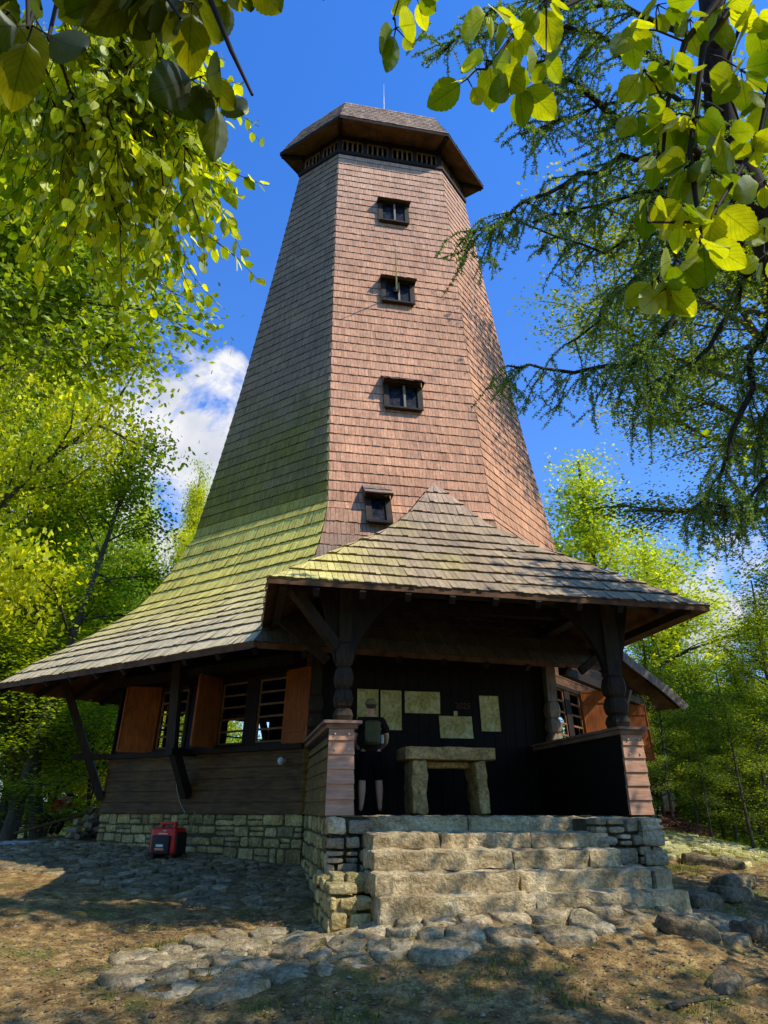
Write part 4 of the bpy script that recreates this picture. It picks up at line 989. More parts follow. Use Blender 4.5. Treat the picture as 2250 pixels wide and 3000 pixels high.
S_ = [(280, -120, 480, 380, 30), (250, -100, 430, 610, 36), (300, -120, 460, 480, 32), (230, -80, 350, 560, 34), (220, -60, 250, 640, 34), (180, -40, 180, 420, 30), (240, -40, 300, 480, 32), (330, -120, 450, 290, 24), (120, -40, 110, 300, 26), (260, -60, 400, 540, 34), (200, -20, 420, 440, 34), (160, 0, 300, 330, 30), (300, 0, 470, 470, 24), (200, 60, 440, 590, 34), (100, 60, 230, 560, 34), (260, 100, 490, 500, 30), (60, 0, 60, 420, 30), (140, 80, 340, 620, 30)]
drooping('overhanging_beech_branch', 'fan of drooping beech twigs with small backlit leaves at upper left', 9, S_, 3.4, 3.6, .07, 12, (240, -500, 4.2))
S2 = [(-250, 420, 340, 600, 30), (-250, 480, 300, 690, 34), (-250, 560, 200, 760, 34), (-250, 450, 200, 560, 30), (-200, 620, 260, 730, 30), (-250, 380, 100, 520, 30), (-250, 300, 60, 420, 30)]
# mid-distance limb reaching in from the left
def midlimb(name, label, seed, starts, depth, lsize, npt, root_px, col=MG):
    rs = np.random.RandomState(seed); root = at(*root_px); t = thing(name, label, 'tree branch', root); st_ = MB(); C = []; Cc = []
    for (x0, y0, x1, y1, k) in starts:
        P0 = at(x0, y0, depth * 1.1); P1 = at(x1, y1, depth * rs.uniform(.85, 1.1)); main = [P0.lerp(P1, i / 8) + Vector(rs.normal(size=3) * .1) - root for i in range(9)]
        twig(st_, main, .05, .008)
        for m in range(k):
            v = rs.uniform(.3, 1); j = min(7, int(v * 8)); q = main[j].lerp(main[j + 1], v * 8 - j); dv = (main[-1] - main[0]).normalized(); dd = (dv + Vector(rs.normal(size=3) * .55)); pl = limb(rs, q, dd, rs.uniform(.5, 1.3), 4, -.03)
            twig(st_, pl, .012, .003)
            for i in range(3):
                p = pl[1 + i] + Vector((0, 0, 0)); n = npt; g = rs.normal(size=(n, 3)) * np.array([.22, .22, .1]); C.append(np.array(p) + g); b = rs.uniform(0, 1); Cc.append(np.tile(np.array(col[0]) * (1 - b) + np.array(col[1]) * b, (n, 1)) * rs.uniform(.7, 1.3, (n, 1)))
    Q = leaf_quads(np.concatenate(C), lsize, .45, rs=rs); st_.build('branch', M['bark'], t); link('foliage', quads_mesh('foliage', Q, np.concatenate(Cc), M['leaf']), t); return t
midlimb('maple_branch', 'spreading grey-limbed bough with small green leaves below the drooping beech twigs at left', 4, S2, 9.5, .1, 26, (-300, 480, 11))
# ---------------------------------------------------------------- larch on the right
def larch():
    rs = np.random.RandomState(31); D0 = 9.0
    base_xy = at(1900, 700, D0 * 1.02); gx, gy = base_xy.x + 1.2, base_xy.y; root = Vector((gx, gy, H(gx, gy) - .1))
    t = thing('larch_tree', 'old larch with dark leaning trunk and drooping feathery boughs at upper right', 'tree', root); st_ = MB()
    T = [root, Vector((gx - .2, gy, 2)), at(1830, 900, D0), at(1730, 640, D0), at(1625, 430, D0), at(1560, 300, D0), at(1545, 60, D0 * 1.02), at(1500, -260, D0 * 1.1), at(1500, -600, D0 * 1.2)]
    st_.tube([p - root for p in T], [.36, .31, .3, .27, .23, .2, .17, .12, .05], 10)
    limbs = [([(1600, 380), (1470, 310), (1340, 260), (1240, 180), (1180, 130)], .11), ([(1640, 470), (1520, 600), (1430, 720), (1350, 800), (1200, 800), (1095, 790)], .08), ([(1660, 520), (1590, 650), (1500, 790), (1400, 830)], .07), ([(1600, 420), (1400, 560), (1330, 640), (1230, 740)], .05),
             ([(1700, 600), (1640, 740), (1610, 880), (1560, 1010), (1530, 1080)], .07), ([(1570, 300), (1420, 330), (1250, 380), (1120, 450), (990, 530)], .06), ([(1560, 200), (1400, 120), (1250, 60), (1080, 60), (960, 110)], .06), ([(1570, 330), (1450, 400), (1300, 440), (1150, 480)], .05),
             ([(1550, 100), (1350, 20), (1200, 0), (1050, 30)], .05), ([(1720, 650), (1660, 850), (1650, 1020)], .05), ([(1700, 560), (1800, 800), (1700, 1000), (1600, 1090), (1480, 1110)], .06), ([(1560, 240), (1450, 200), (1300, 230), (1130, 290)], .05), ([(1600, 440), (1500, 480), (1300, 540), (1100, 470)], .04)]
    tuft = []
    def tufts(pl, step):
        for a_, b_ in zip(pl, pl[1:]):
            L = (b_ - a_).length; k = max(1, int(L / step))
            for i in range(k): tuft.append(a_.lerp(b_, (i + rs.rand()) / k))
    for L_, r0 in limbs:
        n = len(L_); dp = [D0 * (1 + .05 * math.sin(i * 1.7 + r0 * 90)) for i in range(n)]; C_ = [at(x, y, d) - root for (x, y), d in zip(L_, dp)]
        main = []
        for i in range(n - 1):
            for q in range(4): main.append(C_[i].lerp(C_[i + 1], q / 4) + Vector(rs.normal(size=3) * .035))
        main.append(C_[-1]); st_.tube(main, [lerp(r0, .01, (i / len(main)) ** .7) for i in range(len(main))], 6, cap=False)
        tot = sum((b_ - a_).length for a_, b_ in zip(main, main[1:])); m = int(tot * 11); dv = (main[-1] - main[0]).normalized(); tufts(main[len(main) // 3:], .05)
        for s_ in range(m):
            v = .08 + .92 * rs.rand(); k = min(len(main) - 2, int(v * (len(main) - 1))); q = main[k].lerp(main[k + 1], rs.rand())
            side = Vector((rs.normal(), rs.normal() * .8, rs.normal() * .4)); d = (dv * .8 + side * .7 + Vector((0, 0, -.1))).normalized(); ln = rs.uniform(.35, 1.25) * (1.1 - .4 * v)
            pl = [q]
            for i in range(6): d = (d + Vector((rs.normal() * .16, rs.normal() * .16, -.2))).normalized(); pl.append(pl[-1] + d * ln / 6)
            st_.tube(pl, [.008, .007, .006, .005, .004, .003, .002], 4, cap=False); tufts(pl, .024)
            for j in range(rs.randint(1, 5)):
                k2 = rs.randint(1, 6); d2 = (Vector((rs.normal() * .6, rs.normal() * .6, -.7))).normalized(); p2 = [pl[k2]]; l2 = rs.uniform(.12, .5)
                for i in range(3): d2 = (d2 + Vector((rs.normal() * .12, rs.normal() * .12, -.12))).normalized(); p2.append(p2[-1] + d2 * l2 / 3)
                st_.tube(p2, [.004, .003, .002, .0015], 3, cap=False); tufts(p2, .024)
    st_.build('trunk', M['larchbark'], t)
    C = np.array([tuple(p) for p in tuft]); n = len(C); K = 5; out = []
    colr = []
    base = rs.uniform(0, 1, n)
    for k in range(K):
        a = rs.uniform(0, 2 * np.pi, n); e = rs.uniform(-.9, .9, n); d = np.stack([np.cos(a) * np.cos(e), np.sin(a) * np.cos(e), np.sin(e)], -1); s = np.cross(d, rs.normal(size=(n, 3))); s /= np.linalg.norm(s, axis=1)[:, None]
        L = rs.uniform(.022, .042, n)[:, None]; w_ = .0065; out.append(np.stack([C - s * w_ * .6, C + s * w_ * .6, C + d * L + s * w_, C + d * L - s * w_], 1)); colr.append(np.array((.07, .15, .07)) * (1 - base[:, None]) + np.array((.3, .44, .14)) * base[:, None])
    print('larch tufts', n)
    link('foliage', quads_mesh('foliage', np.concatenate(out), np.concatenate(colr), M['needle']), t)
larch()
# ---------------------------------------------------------------- trees behind the photographer: they throw the dappled shade
for x, y, s, k, rot, lb_ in [(9.8, .0, 1.0, 'shade', .4, 'young tree standing to the right of the forecourt, shading it'), (12.6, 11.6, .62, 'shade', .3, 'small tree right of the slope, outside the photograph'), (9.7, 5.9, .85, 'shade', 1.3, 'narrow shade tree close to the right of the porch'), (11.2, 3.6, .8, 'shade', 2.1, 'second shade tree farther right of the forecourt'), (9.0, -2.6, 1.15, 'shade', 4.0, 'shade tree right behind the photographer'), (-7, -5, .8, 'maple_dark', 1, 'broad tree behind the photographer to the left'), (-11, 1, .8, 'maple_dark', 2, 'broad tree far left of the forecourt'), (-3, -11, .9, 'maple_dark', 3, 'broad tree directly behind the photographer'), (3.5, -13, .9, 'maple_dark', 4, 'broad tree behind the photographer, right of the other'), (-10, 8, .6, 'maple_dark', 5.2, 'lower broad tree left of the forecourt')]:
    plant(k, 0, 0, s, lb_, rot=rot, xy=(x, y))
# ---------------------------------------------------------------- grass, weeds, litter, stones
def grass_patch(name, label, spots, nper, hh, col):
    rs = np.random.RandomState(len(spots) * 7 + nper); Q = []; Cc = []
    for (x, y, rad) in spots:
        n = int(nper * rad * rad * 12); a = rs.uniform(0, 6.28, n); rr_ = rad * np.sqrt(rs.uniform(0, 1, n)); gx = x + rr_ * np.cos(a); gy = y + rr_ * np.sin(a); gz = hgt(gx, gy)
        b = np.stack([gx, gy, gz - .01], -1); th = rs.uniform(0, 6.28, n); h_ = hh * rs.uniform(.35, 1.2, n) * (1.2 - rr_ / rad * .7); ln = rs.normal(size=(n, 2)) * .4 * h_[:, None]
        s = np.stack([np.cos(th), np.sin(th), 0 * th], -1) * (.003 + .004 * rs.rand(n))[:, None]; tp_ = b + np.stack([ln[:, 0], ln[:, 1], h_], -1)
        Q.append(np.stack([b - s, b + s, tp_ + s * .3, tp_ - s * .3], 1)); u = rs.rand(n, 1); Cc.append(np.array(col[0]) * (1 - u) + np.array(col[1]) * u)
    o = link(name, quads_mesh(name, np.concatenate(Q), np.concatenate(Cc), M['grass'])); tag(o, label, 'grass', kind='stuff'); return o
rg = random.Random(2); sp = []
for _ in range(120):
    x, y = rg.uniform(-3.5, 5), rg.uniform(3.8, 8.6)
    if fbm((x, y, 0), .9, 2) > .02: sp.append((x, y, rg.uniform(.08, .3)))
for x, y in [(1.0, 8.6), (1.15, 8.1), (1.6, 7.25), (.4, 7.7), (-.3, 7.6), (-.6, 8.6), (2.2, 6.4), (.9, 7.0), (-.2, 7.2), (1.3, 6.6), (5.3, 7.8), (5.6, 8.3)]: sp.append((x, y, .22)); sp.append((x + .2, y + .1, .15))
grass_patch('grass_tufts', 'short green grass and moss tufts scattered over the trodden forecourt', sp, 110, .07, ((.05, .09, .012), (.2, .26, .04)))
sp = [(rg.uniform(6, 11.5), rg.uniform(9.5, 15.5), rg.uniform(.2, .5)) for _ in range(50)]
grass_patch('meadow_weeds', 'sunlit yellow-green weeds covering the slope right of the steps', sp, 60, .1, ((.14, .18, .02), (.4, .42, .06)))  # blade colours lifted, sunlight included
# ------------------------------------------------------------------ stones and paving
AX3 = (Vector((1, 0, 0)), Vector((0, 1, 0)), Vector((0, 0, 1)))
def flat_stone(mb, cx, cy, rx, ry, th, rot, r, zc, col=(1, 1, 1), dome=.25, nrm=None, off=Vector()):
    n = 11; rings = []; ph = [r.uniform(0, 6.28) for _ in range(3)]
    def rad(a): return 1 + .14 * sin(2 * a + ph[0]) + .11 * sin(3 * a + ph[1]) + .06 * sin(5 * a + ph[2])
    tx, ty = (nrm or (0, 0)); M_ = []
    for k, (q, zq) in enumerate(((1.03, -1.0), (1.04, -.2), (1.0, .55), (.9, .86), (.62, 1.0), (.3, 1.05), (.02, 1.05))):
        row = []
        for i in range(n):
            a = 2 * pi * i / n; x = cos(a) * rx * q * rad(a); y = sin(a) * ry * q * rad(a); X = cx + x * cos(rot) - y * sin(rot); Y = cy + x * sin(rot) + y * cos(rot)
            w_ = noise.noise(Vector((X * 6, Y * 6, zc * 3 + ph[0]))) * th * .35 * (1 if k > 1 else 0)
            row.append(Vector((X, Y, zc + th * zq * (1 if zq < .6 else 1) + w_ + tx * (X - cx) + ty * (Y - cy))) - off)
        rings.append(row)
    mb.grid(rings, closed=True, smooth=True, col=col)
def slope(x, y): return (H(x + .1, y) - H(x - .1, y)) / .2, (H(x, y + .1) - H(x, y - .1)) / .2
def scol(r, lo=.7, hi=1.25): v = r.uniform(lo, hi); g = r.uniform(-.05, .05); return (v * (1 + g), v, v * (1 - g))
M['slope'] = mat_stone('sunlit_slope_stone', (.33, .3, .1), (.6, .54, .22), (.85, .78, .42), .3, mosscol=(.42, .44, .04))  # stone and moss colours raised to carry the slope's sunlight
# paving: each stone is a Voronoi cell with a rounded, slightly domed top
def voronoi(pts, size):
    P = np.array(pts); cells = []
    for i, (x, y) in enumerate(pts):
        d2 = ((P - P[i]) ** 2).sum(1); nb = [j for j in np.where((d2 < (size * 2.8) ** 2) & (d2 > 0))[0]]; poly = [(x + cos(a) * size * .95, y + sin(a) * size * .95) for a in [k * pi / 4 + .3 for k in range(8)]]
        for j in nb:
            mx_, my_ = (x + P[j][0]) / 2, (y + P[j][1]) / 2; nx_, ny_ = P[j][0] - x, P[j][1] - y; out_ = []
            for k in range(len(poly)):
                a, b = poly[k], poly[(k + 1) % len(poly)]; da = (a[0] - mx_) * nx_ + (a[1] - my_) * ny_; db = (b[0] - mx_) * nx_ + (b[1] - my_) * ny_
                if da <= 0: out_.append(a)
                if (da < 0) != (db < 0) and abs(da - db) > 1e-12: t = da / (da - db); out_.append((a[0] + (b[0] - a[0]) * t, a[1] + (b[1] - a[1]) * t))
            poly = out_
            if len(poly) < 3: break
        cells.append(poly)
    return cells
def cell_stone(mb, poly, r, zf, th, gap, col, off=(0, 0, 0), rough=.012):
    cx = sum(p[0] for p in poly) / len(poly); cy = sum(p[1] for p in poly) / len(poly); q = []
    n = len(poly)
    for k in range(n):   # cut the corners, roughen the outline
        a, b = poly[k], poly[(k + 1) % n]
        for t in (.2, .5, .8): q.append((a[0] + (b[0] - a[0]) * t, a[1] + (b[1] - a[1]) * t))
    R0 = sum(math.hypot(p[0] - cx, p[1] - cy) for p in q) / len(q)
    if R0 < .04: return
    q2 = []
    for (x, y) in q:
        R_ = math.hypot(x - cx, y - cy); s_ = max(.3, (R_ - gap) / max(R_, 1e-6)) * (1 + .16 * noise.noise(Vector((x * 9, y * 9, cx)))); q2.append((cx + (x - cx) * s_, cy + (y - cy) * s_))
    rings = []; tilt = (r.uniform(-.05, .05), r.uniform(-.05, .05)); seed = r.random() * 30
    for s_, zz in ((1.03, -.8), (1.02, .4), (.985, .8), (.93, .96), (.6, 1.0), (.32, 1.02), (.04, 1.02)):
        rings.append([Vector((cx + (x - cx) * s_, cy + (y - cy) * s_, zf(cx, cy) * .45 + zf(x, y) * .55 + th * zz + tilt[0] * (x - cx) * s_ + tilt[1] * (y - cy) * s_ + (rough * 2 * noise.noise(Vector((cx + (x - cx) * s_, cy + (y - cy) * s_, seed)) * 5) + rough * noise.noise(Vector((cx + (x - cx) * s_, cy + (y - cy) * s_, seed)) * 16) if zz > 0 else 0))) - Vector(off) for x, y in q2])
    mb.grid(rings, closed=True, smooth=True, col=col); mb.poly(rings[-1], col, True)
def scatter_cells(inside, x0, x1, y0, y1, size, seed, sx=1.0):
    r = random.Random(seed); pts = []; y = y0; row = 0
    while y < y1:
        x = x0 + (row % 2) * size * .5
        while x < x1:
            px_, py_ = x + r.uniform(-.38, .38) * size, y + r.uniform(-.38, .38) * size / sx
            if inside(px_, py_): pts.append((px_, py_))
            x += size
        y += size * .9 / sx; row += 1
    return pts
def paving(name, inside, x0, x1, y0, y1, size, seed, mat, hi=.02, skip=.04, th=.045, rough=.012, gap=.018):
    mb = MB(); r = random.Random(seed); pts = scatter_cells(inside, x0, x1, y0, y1, size, seed)
    for poly in voronoi(pts, size):
        if len(poly) < 3 or r.random() < skip: continue
        dz = r.uniform(-.012, .014) + hi - th; cell_stone(mb, poly, r, lambda x, y: H(x, y) + dz, th, gap, scol(r, .6, 1.2), rough=rough)
    o = mb.build(name, mat); o['kind'] = 'structure'; return o
dL = Vector((-.7071, .7071)); nL = Vector((-.7071, -.7071))
def insL(x, y):
    p = Vector((x - 1.08, y - 12.58)); s = p.dot(dL); o = p.dot(nL); return -2.3 < s < 9 and .05 < o < (2.5 if s > 0 else 2.5 + s * .5) + .25 * noise.noise(Vector((x, y, 3))) and x < 1.12
paving('cobbled_apron', insL, -8, 1.2, 9.0, 20, .27, 3, M['paving'], .03)
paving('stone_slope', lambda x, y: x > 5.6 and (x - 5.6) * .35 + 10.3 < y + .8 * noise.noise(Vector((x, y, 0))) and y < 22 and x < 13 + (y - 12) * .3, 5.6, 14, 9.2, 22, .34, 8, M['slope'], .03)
def insF(x, y):
    lo = 6.85 + .28 * noise.noise(Vector((x * 1.3, 2, 0))) + (.15 if x > 3 else 0); hi_ = 7.56 if x > .98 else 8.75 - .35 * (x - .98) ** 2 * .5
    return -.75 < x < 5.0 and lo < y < hi_
r = random.Random(77)
for poly in voronoi(scatter_cells(insF, -.9, 5.1, 6.3, 9, .41, 15, 1.45), .41):
    if len(poly) < 3: continue
    cx = sum(p[0] for p in poly) / len(poly); cy = sum(p[1] for p in poly) / len(poly); z = H(cx, cy); mb = MB(); k = r.uniform(0, .035)
    cell_stone(mb, poly, r, lambda x, y: H(x, y) + k - .025, .05, .016, scol(r, .95, 1.45), off=(cx, cy, z), rough=.02)
    if not mb.v: continue
    o = mb.build('flat_stone', M['paving'], None, (cx, cy, z)); tag(o, 'flat pale stone laid in the rough paving before the steps', 'stone', 'flat stones laid before the steps')
def boulder(x, y, hx, hy, hz, seed, label, tilt=0, rot=0, sink=.3, cat='boulder', group=None):
    mb = MB(); R = Matrix.Rotation(rot, 3, 'Z') @ Matrix.Rotation(tilt, 3, 'Y'); rblock(mb, Vector((0, 0, 0)), (hx, hy, hz), tuple(R @ a for a in AX3), min(hx, hy, hz) * .7, .06, seed, (8, 7, 6), (1, 1, 1), 3.2)
    tag(mb.build('boulder', M['boulder'], None, (x, y, H(x, y) + hz * (1 - 2 * sink))), label, cat, group)
boulder(4.2, 6.85, .26, .15, .09, 3, 'large dark wedge-shaped boulder at the right foot of the steps', .25, -.2, .25); boulder(3.9, 5.9, .14, .1, .06, 5, 'small half-buried rock in the trodden earth before the dark boulder', -.2, .4)
boulder(5.15, 8.0, .22, .15, .09, 7, 'grey boulder beside the right end of the lowest step', .15, .3); boulder(5.75, 8.35, .26, .16, .08, 9, 'mossy low boulder right of the steps, nearest the slope', .1, .6); boulder(6.2, 8.9, .28, .18, .09, 11, 'mossy boulder farther right, in line with the lowest step', -.1, .2)
boulder(6.6, 8.1, .17, .16, .1, 13, 'small dark rock at the right edge of the forecourt', .1, 1.0); boulder(7.1, 10.6, .4, .2, .08, 15, 'flat sunlit slab lying on the weedy slope', .1, -.4); boulder(5.05, 7.1, .2, .16, .1, 17, 'small rock wedged behind the dark boulder', .2, .5)
# loose gravel
mb = MB(); r = random.Random(9); cub = [Vector(v) for v in ((1, 0, 0), (-1, 0, 0), (0, 1, 0), (0, -1, 0), (0, 0, 1), (0, 0, -1))]
for _ in range(9000):
    x = r.uniform(-4.5, 8.5); y = r.uniform(3.6, 9.6)
    if insL(x, y) or (y > 7.4 and .9 < x < 5): continue
    if noise.noise(Vector((x * .9, y * .9, 4))) < -.25 and r.random() < .7: continue
    s = .008 + .022 * r.random() ** 3.2 + (.03 * r.random() if r.random() < .03 else 0); z = H(x, y) + .05 * noise.noise(Vector((x, y, 0)) * 1.1) + .028 * noise.noise(Vector((x, y, 0)) * 3.7); a = r.uniform(0, 6.28); ca, sa = cos(a), sin(a); v = []
    for c in cub: p = Vector((c.x * s * r.uniform(.8, 1.5), c.y * s * r.uniform(.6, 1), c.z * s * r.uniform(.35, .7))); v.append(Vector((x + p.x * ca - p.y * sa, y + p.x * sa + p.y * ca, z + p.z + s * .2)))
    c = scol(r, .55, 1.5)
    for f in ((0, 2, 4), (2, 1, 4), (1, 3, 4), (3, 0, 4), (2, 0, 5), (1, 2, 5), (3, 1, 5), (0, 3, 5)): mb.poly([v[k] for k in f], c)
tag(mb.build('gravel', M['pebble']), 'loose gravel and stone chips scattered over the trodden earth', 'gravel', kind='stuff')
rs = np.random.RandomState(6); n = 30000; x = rs.uniform(-5, 9, n); y = rs.uniform(3.6, 12, n); keep = ~((y > 7.4) & (x > .9) & (x < 5.6)); x, y = x[keep], y[keep]; n = len(x)
C = np.stack([x, y, hgt(x, y) + .012 + rs.uniform(0, .02, n)], -1); Q = leaf_quads(C, .03, .75, rs=rs, aspect=.6); u = rs.rand(n, 1)
o = link('leaf_litter', quads_mesh('leaf_litter', Q, np.array((.1, .055, .025)) * (1 - u) + np.array((.5, .34, .13)) * u, mat_leaf('dry_leaf', trans=.15))); tag(o, 'dry brown leaf and bud-scale litter over the forecourt', 'leaf litter', kind='stuff')
# exposed roots
rt = MB(); r = random.Random(41)
for (x0, y0, a, L) in ((2.0, 4.9, .4, 1.4), (2.6, 5.0, 1.9, .9), (1.2, 5.3, 2.7, 1.2), (3.2, 5.6, .2, 1.5)):
    P = []; x, y = x0, y0
    for i in range(12): P.append((x, y, H(x, y) + .018 * sin(i * .9) + .004)); x += cos(a) * L / 11; y += sin(a) * L / 11; a += r.uniform(-.3, .3)
    m = MB(); m.tube(P, [.026 * (1 - .8 * i / 11) for i in range(12)], 7); tag(m.build('tree_root', M['bark']), 'thin tree root surfacing in the trodden earth', 'root', 'roots surfacing in the forecourt')
# ------------------------------------------------------------------ generator
P, Q, d, n, L = face_frame(5)
gc = P + d * (L - 2.5) + n * .62; gz = H(gc.x, gc.y) + .03
gen = thing('portable_generator', 'red and black portable generator on the cobbles against the stone base', 'generator', (gc.x, gc.y, gz), atan2(n.y, n.x) + pi / 2 + .28)
def bev(name, parts, mat, parent, bv=.03, seg=3):
    bm = bmesh.new()
    for (x0, x1, y0, y1, z0, z1) in parts:
        r_ = bmesh.ops.create_cube(bm, size=1); bmesh.ops.scale(bm, vec=(x1 - x0, y1 - y0, z1 - z0), verts=r_['verts']); bmesh.ops.translate(bm, vec=((x0 + x1) / 2, (y0 + y1) / 2, (z0 + z1) / 2), verts=r_['verts'])
    if bv: bmesh.ops.bevel(bm, geom=bm.edges[:], offset=bv, segments=seg, affect='EDGES', profile=.6)
    me = bpy.data.meshes.new(name); bm.to_mesh(me); bm.free(); me.materials.append(mat)
    for p in me.polygons: p.use_smooth = True
    return link(name, me, parent)
red = mat_plain('red_plastic_shell', (.7, .02, .012), .35, .5, var=.1); blk = mat_plain('black_plastic', (.012, .012, .014), .5, .4); wht = mat_plain('pale_label', (.75, .75, .68), .5)
sh = bev('shell', [(-.25, .25, -.16, .2, .05, .47)], red, gen, .06, 4); bev('front_panel', [(-.19, .17, -.2, -.1, .05, .35)], blk, gen, .03); bev('end_panel', [(.2, .275, -.12, .18, .06, .4)], blk, gen, .02); bev('end_panel', [(-.275, -.2, -.12, .18, .06, .36)], blk, gen, .02)
bev('handle', [(-.15, -.11, -.03, .05, .44, .53), (.11, .15, -.03, .05, .44, .53), (-.15, .15, -.03, .05, .52, .56)], red, gen, .012)
bev('label', [(-.08, .06, -.21, -.195, .17, .21)], wht, gen, .003, 1); bev('badge', [(-.1, .08, -.21, -.195, .115, .155)], mat_plain('salmon_label', (.7, .25, .15), .5), gen, .003, 1); bev('badge', [(-.08, .1, -.17, -.158, .365, .385)], wht, gen, .003, 1); bev('badge', [(.01, .08, -.175, -.16, .415, .43)], wht, gen, .003, 1)
for xx in (-.18, .18): bev('foot', [(xx - .04, xx + .04, -.14, .16, 0, .06)], blk, gen, .01)
for s_, e_, nm in ((2.72, 2.95, 'thin pale cable running up the stone wall behind the generator'), (2.45, 2.5, 'second pale cable hanging to the right side of the generator')):
    m = MB(); a = P + d * (L - s_) + n * .1; pts_ = [Vector((gc.x, gc.y, gz + .5)) + d * (.06 if s_ < 2.6 else -.05), a + Vector((0, 0, -.3)) + n * .05, a + Vector((0, 0, .02)), P + d * (L - e_) + n * .12 + Vector((0, 0, .35)), P + d * (L - e_ - .03) + n * .12 + Vector((0, 0, .6))]
    if s_ < 2.6: pts_ = pts_[:3]
    sm = []
    for i in range(len(pts_) - 1):
        for q in range(5): t_ = q / 5; sm.append(pts_[i].lerp(pts_[i + 1], t_) + n * .03 * sin(pi * t_))
    sm.append(pts_[-1]); m.tube(sm, .007, 5); tag(m.build('cable', mat_plain('pale_cable', (.45, .42, .28), .6)), nm, 'cable')
# ------------------------------------------------------------------ people
M['pebblewhite'] = mat_plain('soiled_white_cloth', (.35, .36, .36), .8)
skin = mat_plain('skin', (.85, .45, .27), .5, .35, var=.08)
def skinned(name, nodes, edges, mat, parent=None, root=0, sub=2):
    """nodes: (x,y,z,r)"""
    me = bpy.data.meshes.new(name + '_cage'); me.from_pydata([n_[:3] for n_ in nodes], edges, []); o = bpy.data.objects.new(name + '_cage', me); COL.objects.link(o)
    md = o.modifiers.new('s', 'SKIN'); md.use_smooth_shade = True
    sv = me.skin_vertices[0].data if me.skin_vertices else None
    if sv is None:
        bpy.context.view_layer.objects.active = o; bpy.ops.mesh.customdata_skin_add(); sv = me.skin_vertices[0].data
    for k, n_ in enumerate(nodes): rr_ = n_[3]; sv[k].radius = rr_ if hasattr(rr_, '__len__') else (rr_, rr_); sv[k].use_root = (k == root)
    s2 = o.modifiers.new('d', 'SUBSURF'); s2.levels = sub; s2.render_levels = sub
    dg = bpy.context.evaluated_depsgraph_get(); out = bpy.data.meshes.new_from_object(o.evaluated_get(dg)); bpy.data.objects.remove(o); bpy.data.meshes.remove(me)
    out.name = name; out.materials.clear(); out.materials.append(mat)
    for p in out.polygons: p.use_smooth = True
    return link(name, out, parent)
def ellip(name, c, rad, mat, parent, zmin=-1, n=16, m=12):
    mb = MB(); rings = []
    for j in range(m + 1):
        t = lerp(pi * .01, math.acos(zmin) if zmin > -1 else pi * .99, j / m); rings.append([Vector((c[0] + rad[0] * sin(t) * cos(2 * pi * i / n), c[1] + rad[1] * sin(t) * sin(2 * pi * i / n), c[2] + rad[2] * cos(t))) for i in range(n)])
    mb.grid(rings, closed=True); return mb.build(name, mat, parent)
def hand_nodes(N, E, wi, w, fwd, side, curl, s=1):
    """palm and five fingers grown from wrist index wi at w"""
    w = Vector(w); fwd = Vector(fwd).normalized(); side = Vector(side).normalized(); curl = Vector(curl).normalized()
    k = len(N); p = w + fwd * .05 * s; N.append((*p, (.036 * s, .018 * s))); E.append((wi, k)); kn = w + fwd * .085 * s; N.append((*kn, (.038 * s, .016 * s))); E.append((k, k + 1)); pk = k + 1
    for i, (o, ln) in enumerate(((-.032, .072), (-.011, .082), (.011, .077), (.032, .06))):
        b = kn + side * o * s; k = len(N); a_ = b + fwd * .012 * s; m_ = b + (fwd * .5 + curl * .25) * ln * s; e_ = b + (fwd * .75 + curl * .65) * ln * s
        N += [(*a_, .0095 * s), (*m_, .0088 * s), (*e_, .0072 * s)]; E += [(pk, k), (k, k + 1), (k + 1, k + 2)]
    k = len(N); a_ = p - side * .04 * s; m_ = a_ + (fwd * .03 - side * .015 + curl * .012) * s; N += [(*a_, .012 * s), (*m_, .009 * s)]; E += [(pk - 1, k), (k, k + 1)]
